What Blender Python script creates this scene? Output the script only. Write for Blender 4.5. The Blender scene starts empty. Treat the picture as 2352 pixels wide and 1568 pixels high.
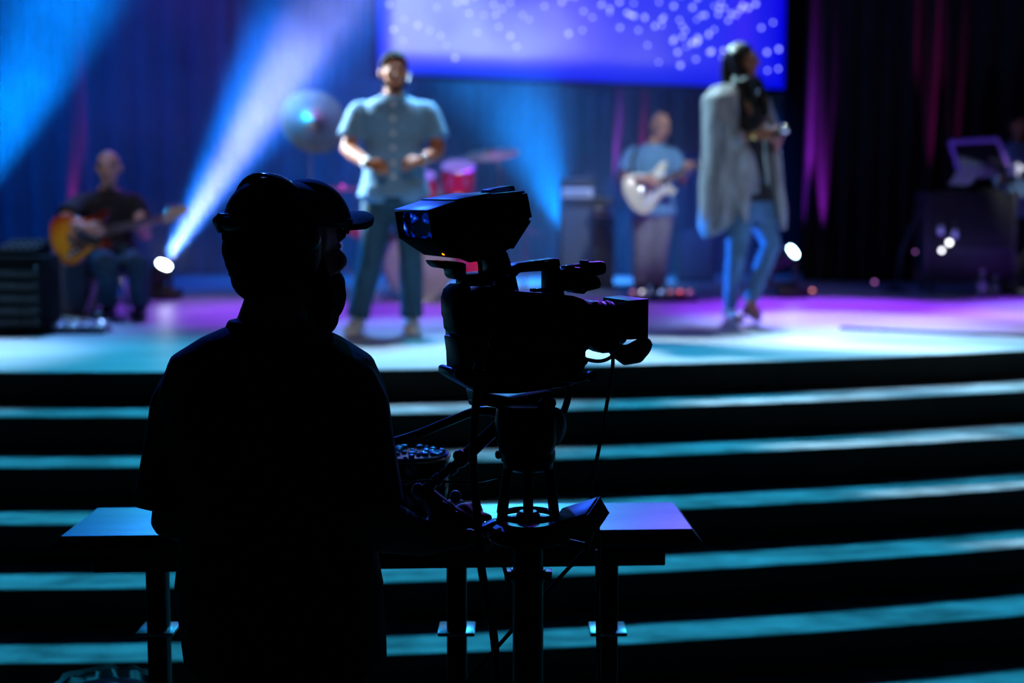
import bpy, bmesh, math, random
import numpy as np
from mathutils import Vector, Matrix, Quaternion, Euler

SC = bpy.context.scene
COL = SC.collection
rnd = random.Random(7)

# ------------------------------------------------------------------ camera
FPX, CX, CY, HOR = 3267.0, 1176.0, 784.0, 450.0
PITCH = math.atan((CY - HOR) / FPX)
EYE = Vector((0, 0, 1.65))
FW = Vector((0, math.cos(PITCH), -math.sin(PITCH)))
UP = Vector((0, math.sin(PITCH), math.cos(PITCH)))
RT = Vector((1, 0, 0))
cam_d = bpy.data.cameras.new('camera')
cam = bpy.data.objects.new('camera', cam_d)
COL.objects.link(cam)
cam.location = EYE
cam.rotation_euler = (math.pi / 2 - PITCH, 0, 0)
cam_d.sensor_width = 36.0
cam_d.lens = 36.0 * FPX / 2352.0
cam_d.clip_end = 100
cam_d.dof.use_dof = True
cam_d.dof.focus_distance = 2.62
cam_d.dof.aperture_fstop = 2.3
SC.camera = cam

# ------------------------------------------------------------------ world, exposure
w = bpy.data.worlds.new('dark_hall')
SC.world = w
w.use_nodes = True
w.node_tree.nodes['Background'].inputs[0].default_value = (0.02, 0.03, 0.05, 1)
w.node_tree.nodes['Background'].inputs[1].default_value = 0.004
SC.view_settings.view_transform = 'Standard'
SC.view_settings.look = 'None'
SC.view_settings.exposure = 0.0
SC.view_settings.gamma = 1.0
SC.view_settings.use_curve_mapping = False
SC.cycles.max_bounces = 6
SC.cycles.volume_bounces = 0
SC.cycles.volume_step_rate = 4.0
SC.cycles.volume_max_steps = 64
SC.cycles.sample_clamp_indirect = 4.0
SC.cycles.caustics_reflective = False
SC.cycles.caustics_refractive = False

STAGE_Z = 0.78


def pix(x, y, d):
    """world point seen at photo position (x, y) at forward distance d"""
    return EYE + d * (FW + RT * ((x - CX) / FPX) + UP * ((CY - y) / FPX))


def ground(x, y, z):
    """world point where the line of sight of (x, y) meets height z"""
    v = FW + RT * ((x - CX) / FPX) + UP * ((CY - y) / FPX)
    return EYE + v * ((z - EYE.z) / v.z)


def depth(p):
    return (Vector(p) - EYE).dot(FW)


# ------------------------------------------------------------------ stage lights
def spot(name, loc, target, power, color, cone, blend=0.5, radius=0.06):
    l = bpy.data.lights.new(name, 'SPOT')
    l.energy = power
    l.color = color
    l.spot_size = math.radians(cone)
    l.spot_blend = blend
    l.shadow_soft_size = radius
    o = bpy.data.objects.new(name, l)
    COL.objects.link(o)
    o.location = loc
    o.rotation_euler = (Vector(target) - Vector(loc)).to_track_quat('-Z', 'Y').to_euler()
    return o


CYAN = (0.46, 0.72, 1.0)
TEAL = (0.03, 0.60, 1.0)
VIOLET = (0.30, 0.03, 1.0)
BLUE = (0.0, 0.10, 1.0)
AZURE = (0.0, 0.32, 1.0)
LILAC = (0.62, 0.50, 1.0)
MAGENTA = (0.75, 0.02, 0.45)
# truss above the stage: cool back light on the front edge and the steps
for x in (-5.0, -2.5, 0.0, 2.5, 5.0):
    spot('truss_back_light', (x, 10.9 + 0.06 * max(0, x + 2.3), 4.75), (x * 0.9, 6.0, 0.2), 1150, TEAL, 46, 0.9, 0.08)
for x in (-3.4, -0.6, 2.2, 4.6):
    spot('truss_edge_light', (x, 10.3, 5.2), (x, 21.75 - math.sqrt(196 - (x + 2.3) ** 2), STAGE_Z), 2050, CYAN, 27, 1.0, 0.10)
    spot('truss_blue_floor', (x, 11.2, 5.3), (x, 22.9 - math.sqrt(196 - (x + 2.3) ** 2), STAGE_Z), 1300, (0.14, 0.38, 1.0), 34, 0.9, 0.10)
# violet wash on the middle of the stage, lilac where it meets the front light
for x, pw in ((-2.7, 800), (-1.5, 1500), (0.2, 700), (2.4, 3000), (4.6, 2600)):
    spot('truss_violet_wash', (x, 13.3, 5.4), (x + 0.1, 10.9, STAGE_Z), pw, VIOLET, 34, 0.8, 0.10)
for x in (2.2, 3.6):
    spot('truss_lilac_wash', (x, 12.4, 5.4), (x, 9.7, STAGE_Z), 1300, LILAC, 26, 0.9, 0.10)
# blue-violet light thrown out at the camera position
spot('truss_house_light', (-2.2, 10.9, 5.6), (-0.45, 2.65, 1.40), 1200, (0.02, 0.10, 1.0), 9, 0.6, 0.08)
spot('truss_house_light', (1.8, 10.9, 5.6), (0.36, 2.65, 1.25), 1100, (0.20, 0.07, 1.0), 7, 0.6, 0.08)
# blue wash on the back of the stage
spot('truss_blue_wash', (-4.6, 10.0, 5.6), (-4.2, 15.0, 1.9), 1900, BLUE, 62, 0.9, 0.1)
spot('truss_blue_wash', (-1.6, 10.0, 5.6), (-0.6, 15.0, 1.9), 3200, (0.0, 0.20, 1.0), 56, 0.9, 0.1)
spot('truss_blue_wash', (2.2, 10.5, 5.8), (1.5, 15.4, 2.0), 1900, BLUE, 36, 0.9, 0.1)
spot('truss_azure_beam', (-0.3, 13.9, 4.9), (0.5, 13.8, 1.0), 4200, (0.04, 0.32, 1.0), 52, 1.0, 0.1)
# front light of the house on the singers and players
pS = ground(880, 768, STAGE_Z)
pW = ground(1705, 748, STAGE_Z)
pG = ground(1490, 682, STAGE_Z)
pL = ground(260, 728, STAGE_Z)
pD = ground(1000, 688, STAGE_Z)
WARM = (1.0, 0.82, 0.68)
for p, z, pw, colr, cone in ((pS, 1.05, 380, WARM, 21), (pW, 1.05, 360, (1.0, 0.88, 0.92), 20)):
    spot('front_key_light', (p.x * 0.6 + 0.8, 1.5, 5.2), p + Vector((0, 0, z)), pw, colr, cone, 0.7, 0.1)
spot('player_light', (2.6, 6.2, 5.6), pG + Vector((0, 0, 1.1)), 1250, (0.66, 0.84, 1.0), 13, 0.7, 0.1)
spot('player_light', (-3.0, 6.2, 5.6), pL + Vector((0, 0, 0.95)), 240, (1.0, 0.80, 0.88), 17, 0.7, 0.1)
spot('player_light', (0.2, 6.2, 5.6), pD + Vector((0.1, 0, 0.6)), 800, (1.0, 0.80, 0.9), 15, 0.7, 0.1)
spot('player_light', (4.0, 6.2, 5.6), ground(2290, 676, STAGE_Z) + Vector((0.3, 0.2, 1.0)), 30, (0.6, 0.5, 1.0), 17, 0.7, 0.1)
# cold rims from stage left
spot('side_rim_light', (-4.4, 10.9, 3.9), pS + Vector((0, 0, 1.25)), 7000, (0.60, 0.84, 1.0), 16, 0.5, 0.08)
spot('side_rim_light', (-0.5, 11.7, 5.2), pW + Vector((0, 0, 1.3)), 2300, (0.50, 0.88, 1.0), 17, 0.5, 0.08)
spot('side_blue_light', (-2.5, 10.0, 1.5), pS + Vector((0, 0, 0.55)), 800, (0.0, 0.28, 1.0), 30, 0.6, 0.06)
spot('side_blue_light', (-1.4, 11.3, 1.5), pW + Vector((0, 0, 0.40)), 2600, (0.02, 0.25, 1.0), 14, 0.6, 0.06)
spot('keyboard_fill', (4.55, 11.6, 2.9), pix(2385, 392, 12.5), 110, (0.9, 0.95, 1.0), 30, 0.6, 0.05)  # added lamp with no fixture, brightens the keys
spot('hair_light', (1.2, 11.2, 6.0), pW + Vector((0, 0, 1.6)), 800, (0.75, 0.95, 1.0), 9, 0.6, 0.06)

# ------------------------------------------------------------------ materials
def mat(name, color, rough=0.6, metal=0.0, vary=0.12, scale=12.0, bump=0.0, bump_scale=None, emit=None, emit_strength=0.0,
        coat=0.0, sheen=0.0, alpha=None, trans=0.0, spec=0.5, stretch=None):
    m = bpy.data.materials.new(name)
    m.use_nodes = True
    nt = m.node_tree
    b = nt.nodes['Principled BSDF']
    b.inputs['Roughness'].default_value = rough
    b.inputs['Metallic'].default_value = metal
    b.inputs['Coat Weight'].default_value = coat
    b.inputs['Sheen Weight'].default_value = sheen
    b.inputs['Transmission Weight'].default_value = trans
    b.inputs['Specular IOR Level'].default_value = spec
    tc = nt.nodes.new('ShaderNodeTexCoord')
    mp = nt.nodes.new('ShaderNodeMapping')
    nt.links.new(tc.outputs['Object'], mp.inputs['Vector'])
    if stretch:
        mp.inputs['Scale'].default_value = stretch
    n = nt.nodes.new('ShaderNodeTexNoise')
    n.inputs['Scale'].default_value = scale
    n.inputs['Detail'].default_value = 4
    nt.links.new(mp.outputs[0], n.inputs['Vector'])
    r = nt.nodes.new('ShaderNodeValToRGB')
    c = Vector(color[:3])
    r.color_ramp.elements[0].position = 0.3
    r.color_ramp.elements[1].position = 0.7
    r.color_ramp.elements[0].color = (*(c * (1 - vary)), 1)
    r.color_ramp.elements[1].color = (*[min(1, v * (1 + vary)) for v in c], 1)
    nt.links.new(n.outputs['Fac'], r.inputs[0])
    nt.links.new(r.outputs[0], b.inputs['Base Color'])
    if bump:
        n2 = nt.nodes.new('ShaderNodeTexNoise')
        n2.inputs['Scale'].default_value = bump_scale or scale * 4
        n2.inputs['Detail'].default_value = 3
        nt.links.new(mp.outputs[0], n2.inputs['Vector'])
        bp = nt.nodes.new('ShaderNodeBump')
        bp.inputs['Strength'].default_value = bump
        bp.inputs['Distance'].default_value = 0.01
        nt.links.new(n2.outputs['Fac'], bp.inputs['Height'])
        nt.links.new(bp.outputs[0], b.inputs['Normal'])
    if emit:
        b.inputs['Emission Color'].default_value = (*emit, 1)
        b.inputs['Emission Strength'].default_value = emit_strength
    return m


M = {
    'stage': mat('stage_floor_paint', (0.50, 0.52, 0.54), 0.42, vary=0.25, scale=1.4, stretch=(0.5, 2.5, 1), bump=0.1, bump_scale=8),
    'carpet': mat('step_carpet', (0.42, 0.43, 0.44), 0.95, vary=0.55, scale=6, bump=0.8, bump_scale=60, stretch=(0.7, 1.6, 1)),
    'riser': mat('shaded_step_carpet', (0.022, 0.018, 0.014), 0.95, vary=0.2, scale=9, bump=0.4, bump_scale=140),  # same carpet as the treads, darkened to carry the risers' shade
    'floor': mat('hall_carpet', (0.03, 0.03, 0.032), 0.95, vary=0.2, scale=20, bump=0.3),
    'wall': mat('black_wall_paint', (0.02, 0.02, 0.024), 0.9, vary=0.2, scale=3),
    'drape': mat('stage_drape', (0.05, 0.05, 0.065), 0.9, vary=0.2, scale=5, sheen=0.3),
    'black_drape': mat('black_drape', (0.012, 0.011, 0.013), 0.95, vary=0.2, scale=5, sheen=0.1, spec=0.1),
    'black_plastic': mat('black_plastic', (0.012, 0.012, 0.013), 0.38, vary=0.15, scale=40, bump=0.03, bump_scale=400),
    'black_gloss': mat('black_gloss', (0.008, 0.008, 0.010), 0.12, vary=0.1, scale=30),
    'black_metal': mat('black_metal', (0.02, 0.02, 0.022), 0.35, 0.7, vary=0.15, scale=30),
    'grey_metal': mat('grey_metal', (0.09, 0.09, 0.10), 0.4, 0.8, vary=0.15, scale=30),
    'rubber': mat('black_rubber', (0.012, 0.012, 0.012), 0.6, vary=0.1, scale=60),
    'chrome': mat('chrome', (0.75, 0.75, 0.77), 0.22, 1.0, vary=0.05, scale=10),
    'brass': mat('cymbal_bronze', (0.70, 0.50, 0.22), 0.35, 1.0, vary=0.15, scale=14),
    'gold': mat('gold_tin', (0.75, 0.50, 0.16), 0.22, 1.0, vary=0.15, scale=30),
    'red_drum': mat('red_drum_lacquer', (0.75, 0.01, 0.05), 0.25, vary=0.15, scale=20, coat=0.6),
    'drum_head': mat('drum_head', (0.35, 0.35, 0.38), 0.5, vary=0.1, scale=10),
    'skin': mat('skin', (0.52, 0.27, 0.19), 0.6, vary=0.1, scale=20),
    'skin_tan': mat('tan_skin', (0.52, 0.165, 0.07), 0.6, vary=0.1, scale=20),
    'skin_dark': mat('brown_skin', (0.26, 0.085, 0.04), 0.6, vary=0.1, scale=20),
    'hair': mat('black_hair', (0.004, 0.0035, 0.0035), 0.8, spec=0.12, vary=0.3, scale=60, bump=0.5, bump_scale=90, stretch=(1, 1, 0.15)),
    'glossy_hair': mat('glossy_black_hair', (0.004, 0.0035, 0.0035), 0.36, vary=0.3, spec=0.35, scale=60, bump=0.4, bump_scale=90, stretch=(1, 1, 0.15)),
    'black_cloth': mat('black_cotton', (0.012, 0.012, 0.014), 0.9, vary=0.15, scale=25, bump=0.15, bump_scale=50),
    'cap': mat('cap_twill', (0.012, 0.012, 0.015), 0.75, vary=0.15, scale=60, bump=0.2, bump_scale=300),
    'chambray': mat('chambray_cotton', (0.17, 0.33, 0.50), 0.85, vary=0.12, scale=40, bump=0.1, bump_scale=30),
    'denim': mat('blue_denim', (0.06, 0.16, 0.30), 0.85, vary=0.25, scale=10, bump=0.1, bump_scale=60),
    'denim_dark': mat('dark_denim', (0.022, 0.075, 0.12), 0.85, vary=0.25, scale=10, bump=0.1, bump_scale=60),
    'knit': mat('grey_knit_fold_shade', (0.25, 0.25, 0.275), 0.9, vary=0.6, scale=14, bump=0.4, bump_scale=60, stretch=(1, 1, 0.25)),  # strong dark mottling puts fold shading into the knit colour
    'blue_shirt': mat('blue_cotton', (0.16, 0.36, 0.60), 0.85, vary=0.12, scale=20),
    'grey_trousers': mat('grey_twill', (0.26, 0.24, 0.27), 0.85, vary=0.15, scale=20),
    'white_shoe': mat('white_shoe', (0.75, 0.75, 0.72), 0.5, vary=0.06, scale=20),
    'brown_shoe': mat('brown_shoe', (0.10, 0.05, 0.03), 0.45, vary=0.1, scale=20),
    'black_shoe': mat('black_shoe', (0.02, 0.02, 0.022), 0.45, vary=0.1, scale=20),
    'white_plastic': mat('white_plastic', (0.8, 0.8, 0.8), 0.4, vary=0.04, scale=20),
    'cream': mat('cream_lacquer', (0.80, 0.74, 0.56), 0.25, vary=0.04, scale=6, coat=0.5),
    'rosewood': mat('rosewood', (0.10, 0.05, 0.03), 0.5, vary=0.3, scale=20, stretch=(0.2, 1, 1)),
    'maple': mat('maple', (0.60, 0.42, 0.22), 0.4, vary=0.1, scale=20, stretch=(0.2, 1, 1)),
    'table': mat('grey_table_laminate', (0.62, 0.63, 0.66), 0.24, 0.75, vary=0.22, scale=5, stretch=(0.35, 2.2, 1)),
    'table_edge': mat('dark_table_edge', (0.035, 0.022, 0.015), 0.6, vary=0.2, scale=20),
    'eye_white': mat('eye_white', (0.75, 0.73, 0.70), 0.3, vary=0.02),
    'eye_iris': mat('eye_iris', (0.03, 0.018, 0.01), 0.2, vary=0.02),
    'lips': mat('lips', (0.32, 0.12, 0.10), 0.5, vary=0.05),
    'silver': mat('silver_jewellery', (0.85, 0.83, 0.80), 0.2, 1.0, vary=0.03),
    'cable_pale': mat('pale_strap', (0.45, 0.50, 0.40), 0.7, vary=0.1),
    'tolex': mat('amp_tolex', (0.04, 0.045, 0.05), 0.6, vary=0.15, scale=60, bump=0.3, bump_scale=120),
    'grille': mat('amp_grille_cloth', (0.10, 0.12, 0.14), 0.8, vary=0.3, scale=90),
    'paper': mat('paper', (0.75, 0.75, 0.78), 0.7, vary=0.05, scale=8),
    'clear': mat('clear_film', (0.85, 0.9, 0.95), 0.12, vary=0.03, trans=0.75),
    'bottle': mat('bottle_glass', (0.8, 0.88, 0.9), 0.08, vary=0.03, trans=0.8),
    'key_white': mat('piano_key_white', (0.85, 0.85, 0.82), 0.35, vary=0.03),
    'key_black': mat('piano_key_black', (0.01, 0.01, 0.01), 0.3, vary=0.03),
    'matte_black': mat('matte_black', (0.010, 0.010, 0.011), 0.9, vary=0.1, scale=30, spec=0.12),
    'orange_led': mat('orange_indicator', (0.9, 0.3, 0.05), 0.4, vary=0.02, emit=(1.0, 0.12, 0.0), emit_strength=9),
    'amber_led': mat('amber_indicator', (0.9, 0.4, 0.15), 0.4, vary=0.02, emit=(1.0, 0.35, 0.12), emit_strength=5),
    'white_lamp': mat('white_lamp_lens', (0.9, 0.95, 1), 0.3, vary=0.02, emit=(0.80, 0.92, 1.0), emit_strength=55),
    'cyan_lamp': mat('cyan_lamp_lens', (0.8, 0.95, 1), 0.3, vary=0.02, emit=(0.45, 0.90, 1.0), emit_strength=30),
    'blue_led': mat('blue_indicator', (0.2, 0.4, 0.9), 0.3, vary=0.02, emit=(0.25, 0.45, 1.0), emit_strength=6),
    'red_led': mat('red_indicator', (0.9, 0.1, 0.1), 0.3, vary=0.02, emit=(1.0, 0.10, 0.10), emit_strength=6),
    'dim_rose_led': mat('rose_indicator', (0.8, 0.4, 0.4), 0.3, vary=0.02, emit=(0.8, 0.22, 0.25), emit_strength=3),
    'dim_violet_led': mat('violet_indicator', (0.6, 0.4, 0.8), 0.3, vary=0.02, emit=(0.5, 0.15, 0.6), emit_strength=2.5),
    'pale_led': mat('pale_indicator', (0.8, 0.8, 0.9), 0.3, vary=0.02, emit=(0.85, 0.85, 0.9), emit_strength=7),
}


# ------------------------------------------------------------------ mesh building
class MB:
    """collects closed shapes; make() links them as one mesh object"""

    def __init__(s):
        s.v, s.f = [], []

    def add(s, vs, fs):
        o = len(s.v)
        s.v.extend([tuple(v) for v in vs])
        s.f.extend([tuple(i + o for i in f) for f in fs])
        return s

    def box(s, c, size, rot=None):
        c = Vector(c)
        h = Vector(size) / 2
        R = rot if rot is not None else Matrix.Identity(3)
        vs = [c + R @ Vector((h.x * a, h.y * b, h.z * d)) for a in (-1, 1) for b in (-1, 1) for d in (-1, 1)]
        return s.add(vs, [(0, 1, 3, 2), (4, 6, 7, 5), (0, 4, 5, 1), (2, 3, 7, 6), (0, 2, 6, 4), (1, 5, 7, 3)])

    def loft(s, secs, n=16, power=2.0):
        """secs: (centre, half-axis a, half-axis b) rings joined in order, capped"""
        vs, fs = [], []
        for c, a, b in secs:
            c, a, b = Vector(c), Vector(a), Vector(b)
            for i in range(n):
                t = 2 * math.pi * i / n
                ct, st = math.cos(t), math.sin(t)
                e = 2.0 / power
                vs.append(c + a * (abs(ct) ** e * (1 if ct >= 0 else -1)) + b * (abs(st) ** e * (1 if st >= 0 else -1)))
        k = len(secs)
        for j in range(k - 1):
            for i in range(n):
                fs.append((j * n + i, j * n + (i + 1) % n, (j + 1) * n + (i + 1) % n, (j + 1) * n + i))
        fs.append(tuple(range(n - 1, -1, -1)))
        fs.append(tuple((k - 1) * n + i for i in range(n)))
        return s.add(vs, fs)

    def tube(s, pts, radii, n=10, round_ends=False):
        pts = [Vector(p) for p in pts]
        if not hasattr(radii, '__len__'):
            radii = [radii] * len(pts)
        radii = list(radii)
        if round_ends:
            d0 = (pts[0] - pts[1]).normalized()
            d1 = (pts[-1] - pts[-2]).normalized()
            r0, r1 = radii[0], radii[-1]
            pts = [pts[0] + d0 * r0 * 0.95, pts[0] + d0 * r0 * 0.7] + pts + [pts[-1] + d1 * r1 * 0.7, pts[-1] + d1 * r1 * 0.95]
            radii = [r0 * 0.25, r0 * 0.7] + radii + [r1 * 0.7, r1 * 0.25]
        t0 = (pts[1] - pts[0]).normalized()
        ref = Vector((0, 0, 1)) if abs(t0.z) < 0.9 else Vector((1, 0, 0))
        a = t0.cross(ref).normalized()
        secs = []
        for i, p in enumerate(pts):
            if i == 0:
                t = pts[1] - pts[0]
            elif i == len(pts) - 1:
                t = pts[-1] - pts[-2]
            else:
                t = (pts[i + 1] - pts[i]).normalized() + (pts[i] - pts[i - 1]).normalized()
            t = t.normalized() if t.length > 1e-9 else t0
            a = (a - t * a.dot(t)).normalized()
            b = t.cross(a)
            secs.append((p, a * radii[i], b * radii[i]))
        return s.loft(secs, n)

    def ell(s, c, rx, ry=None, rz=None, rot=None, nu=16, nv=10):
        """ellipsoid"""
        ry = rx if ry is None else ry
        rz = rx if rz is None else rz
        R = rot if rot is not None else Matrix.Identity(3)
        c = Vector(c)
        vs = [c + R @ Vector((0, 0, -rz))]
        for j in range(1, nv):
            ph = -math.pi / 2 + math.pi * j / nv
            for i in range(nu):
                t = 2 * math.pi * i / nu
                vs.append(c + R @ Vector((rx * math.cos(ph) * math.cos(t), ry * math.cos(ph) * math.sin(t), rz * math.sin(ph))))
        vs.append(c + R @ Vector((0, 0, rz)))
        fs = []
        for i in range(nu):
            fs.append((0, 1 + (i + 1) % nu, 1 + i))
        for j in range(nv - 2):
            for i in range(nu):
                a = 1 + j * nu + i
                b = 1 + j * nu + (i + 1) % nu
                fs.append((a, b, b + nu, a + nu))
        e = len(vs) - 1
        for i in range(nu):
            fs.append((e, 1 + (nv - 2) * nu + i, 1 + (nv - 2) * nu + (i + 1) % nu))
        return s.add(vs, fs)

    def prism(s, outline, vec):
        """closed outline (3D points, planar) pushed along vec"""
        n = len(outline)
        vec = Vector(vec)
        vs = [Vector(p) for p in outline] + [Vector(p) + vec for p in outline]
        fs = [tuple(range(n)), tuple(range(2 * n - 1, n - 1, -1))]
        for i in range(n):
            j = (i + 1) % n
            fs.append((i, i + n, j + n, j))
        return s.add(vs, fs)

    def lathe(s, c, axis, prof, n=24):
        """prof: (distance along axis, radius)"""
        c, axis = Vector(c), Vector(axis).normalized()
        ref = Vector((0, 0, 1)) if abs(axis.z) < 0.9 else Vector((1, 0, 0))
        a = axis.cross(ref).normalized()
        b = axis.cross(a)
        return s.loft([(c + axis * h, a * max(r, 1e-4), b * max(r, 1e-4)) for h, r in prof], n)


def mesh_of(name, mb):
    me = bpy.data.meshes.new(name)
    me.from_pydata(mb.v, [], mb.f)
    bm = bmesh.new()
    bm.from_mesh(me)
    bmesh.ops.recalc_face_normals(bm, faces=bm.faces)
    bm.to_mesh(me)
    bm.free()
    return me


def smooth(me, angle=40):
    me.shade_smooth()
    me.set_sharp_from_angle(angle=math.radians(angle))


def put(o, parent=None, loc=None):
    COL.objects.link(o)
    if parent is not None:
        o.parent = parent
        o.matrix_parent_inverse = Matrix.Translation(-parent.location) if parent.rotation_euler == Euler((0, 0, 0)) else parent.matrix_basis.inverted()
    return o


def make(name, mb, m, parent=None, bevel=0.0, seg=2, angle=40, sub=0):
    me = mesh_of(name, mb)
    if bevel or sub:
        o = bpy.data.objects.new('tmp', me)
        COL.objects.link(o)
        if bevel:
            md = o.modifiers.new('b', 'BEVEL')
            md.width = bevel
            md.segments = seg
            md.limit_method = 'ANGLE'
            md.angle_limit = math.radians(35)
        if sub:
            md = o.modifiers.new('s', 'SUBSURF')
            md.levels = md.render_levels = sub
        dg = bpy.context.evaluated_depsgraph_get()
        me2 = bpy.data.meshes.new_from_object(o.evaluated_get(dg))
        bpy.data.objects.remove(o)
        bpy.data.meshes.remove(me)
        me = me2
        me.name = name
    smooth(me, angle)
    me.materials.clear()
    me.materials.append(m)
    return put(bpy.data.objects.new(name, me), parent)


def blob(name, mb, m, parent=None, voxel=0.008, it=6, fac=0.5, ratio=None):
    """one continuous skin over all the shapes in mb"""
    me = mesh_of(name, mb)
    o = bpy.data.objects.new('tmp', me)
    COL.objects.link(o)
    r = o.modifiers.new('r', 'REMESH')
    r.mode = 'VOXEL'
    r.voxel_size = voxel
    sm = o.modifiers.new('s', 'SMOOTH')
    sm.iterations = it
    sm.factor = fac
    if ratio:
        d = o.modifiers.new('d', 'DECIMATE')
        d.ratio = ratio
    dg = bpy.context.evaluated_depsgraph_get()
    me2 = bpy.data.meshes.new_from_object(o.evaluated_get(dg))
    bpy.data.objects.remove(o)
    bpy.data.meshes.remove(me)
    me2.name = name
    me2.shade_smooth()
    me2.materials.clear()
    me2.materials.append(m)
    return put(bpy.data.objects.new(name, me2), parent)


def tag(o, label=None, cat=None, group=None, kind=None):
    if label:
        o['label'] = label
    if cat:
        o['category'] = cat
    if group:
        o['group'] = group
    if kind:
        o['kind'] = kind
    return o


def thing(name, loc, label, cat, group=None):
    o = bpy.data.objects.new(name, None)
    COL.objects.link(o)
    o.location = loc
    o.empty_display_size = 0.1
    return tag(o, label, cat, group)


def rotz(a):
    return Matrix.Rotation(a, 3, 'Z')


def curve_pts(pts, n=8):
    """Catmull-Rom through the points"""
    P = [Vector(p) for p in pts]
    P = [P[0] * 2 - P[1]] + P + [P[-1] * 2 - P[-2]]
    out = []
    for i in range(1, len(P) - 2):
        p0, p1, p2, p3 = P[i - 1:i + 3]
        for k in range(n):
            t = k / n
            out.append(0.5 * ((2 * p1) + (p2 - p0) * t + (2 * p0 - 5 * p1 + 4 * p2 - p3) * t * t + (3 * p1 - p0 - 3 * p2 + p3) * t ** 3))
    out.append(P[-2])
    return out

# ------------------------------------------------------------------ setting
AX, AR, AY = -2.3, 14.0, 21.05          # the steps are arcs about one centre
RISE, GOING, NSTEP = 0.165, 0.40, 8


def arc(R, x):
    return AY - math.sqrt(R * R - (x - AX) ** 2)


XS = [-7.0 + 0.5 * i for i in range(29)]


def arc_block(mb, R0, R1, z0, z1, back=None):
    """solid between arc R0 (far) and R1 (near), from z0 to z1"""
    n = len(XS)
    vs = []
    for x in XS:
        yb = back if back is not None else arc(R0, x)
        yf = arc(R1, x)
        vs += [(x, yf, z0), (x, yf, z1), (x, yb, z1), (x, yb, z0)]
    fs = [(0, 1, 2, 3), tuple(4 * (n - 1) + i for i in (3, 2, 1, 0))]
    for i in range(n - 1):
        a, b = 4 * i, 4 * (i + 1)
        for j in range(4):
            k = (j + 1) % 4
            fs.append((a + j, b + j, b + k, a + k))
    return mb.add(vs, fs)


mb = MB()
arc_block(mb, None, AR + 0.02, STAGE_Z - 0.006, STAGE_Z, back=16.0)
deck = make('floor_stage', mb, M['stage'], angle=30)
tag(deck, 'pale painted stage floor lit cyan at its front edge and violet behind', None, kind='structure')
mb = MB()
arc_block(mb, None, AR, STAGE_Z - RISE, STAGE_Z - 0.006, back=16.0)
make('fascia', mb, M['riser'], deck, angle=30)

stairs = bpy.data.objects.new('trim_stairs', None)
COL.objects.link(stairs)
stairs.location = (AX, arc(AR, AX), 0)
tag(stairs, 'wide curved carpeted steps with bright cyan treads leading up to the stage', None, kind='structure')
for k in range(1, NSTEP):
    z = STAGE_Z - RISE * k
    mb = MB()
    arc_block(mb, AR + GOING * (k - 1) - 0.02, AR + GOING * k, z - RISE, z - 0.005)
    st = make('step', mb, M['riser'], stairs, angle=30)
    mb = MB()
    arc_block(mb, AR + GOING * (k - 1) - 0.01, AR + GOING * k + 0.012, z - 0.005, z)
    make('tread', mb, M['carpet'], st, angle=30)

LOW = STAGE_Z - RISE * NSTEP
mb = MB().box((0, 3.5, LOW - 0.03), (14, 14, 0.06))
tag(make('floor', mb, M['floor']), 'dark carpeted floor of the hall below the steps', None, kind='structure')
mb = MB().box((0, 1.42, LOW / 2 - 0.001), (5.2, 4.34, -LOW - 0.002))
tag(make('floor_riser', mb, M['floor'], bevel=0.01), 'low black platform that the camera position stands on', None, kind='structure')
mb = MB().box((0, 16.05, 3.0), (14.2, 0.1, 9))
tag(make('wall_back', mb, M['wall']), 'black wall behind the stage', None, kind='structure')
for sx, nm in ((-1, 'left'), (1, 'right')):
    mb = MB().box((7.05 * sx, 6.3, 3.0), (0.1, 19.6, 9))
    tag(make('wall_' + nm, mb, M['wall']), 'black side wall of the hall', None, kind='structure')
mb = MB().box((0, 6.3, 7.55), (14.2, 19.6, 0.1))
tag(make('ceiling', mb, M['wall']), 'black ceiling of the hall', None, kind='structure')


# haze hanging over the stage: real scattering volume lit by the lamps
def haze():
    m = bpy.data.materials.new('stage_haze')
    m.use_nodes = True
    nt = m.node_tree
    for n in list(nt.nodes):
        if n.type != 'OUTPUT_MATERIAL':
            nt.nodes.remove(n)
    out = nt.nodes['Material Output']
    vs = nt.nodes.new('ShaderNodeVolumeScatter')
    vs.inputs['Color'].default_value = (1, 1, 1, 1)
    vs.inputs['Anisotropy'].default_value = 0.0
    tc = nt.nodes.new('ShaderNodeTexCoord')
    nz = nt.nodes.new('ShaderNodeTexNoise')
    nz.inputs['Scale'].default_value = 0.95
    nz.inputs['Detail'].default_value = 3.0
    nt.links.new(tc.outputs['Object'], nz.inputs['Vector'])
    mr = nt.nodes.new('ShaderNodeMapRange')
    mr.inputs['From Min'].default_value = 0.40
    mr.inputs['From Max'].default_value = 0.64
    mr.inputs['To Min'].default_value = 0.010
    mr.inputs['To Max'].default_value = 0.090
    nt.links.new(nz.outputs['Fac'], mr.inputs['Value'])
    nt.links.new(mr.outputs[0], vs.inputs['Density'])
    nt.links.new(vs.outputs[0], out.inputs['Volume'])
    mb = MB().box((-2.45, 13.65, 3.3), (8.9, 4.1, 5.0))
    o = make('stage_haze', mb, m)
    tag(o, 'thin blue lit haze hanging over the back of the stage', 'haze', kind='stuff')
    return o


HAZE = haze()

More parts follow.
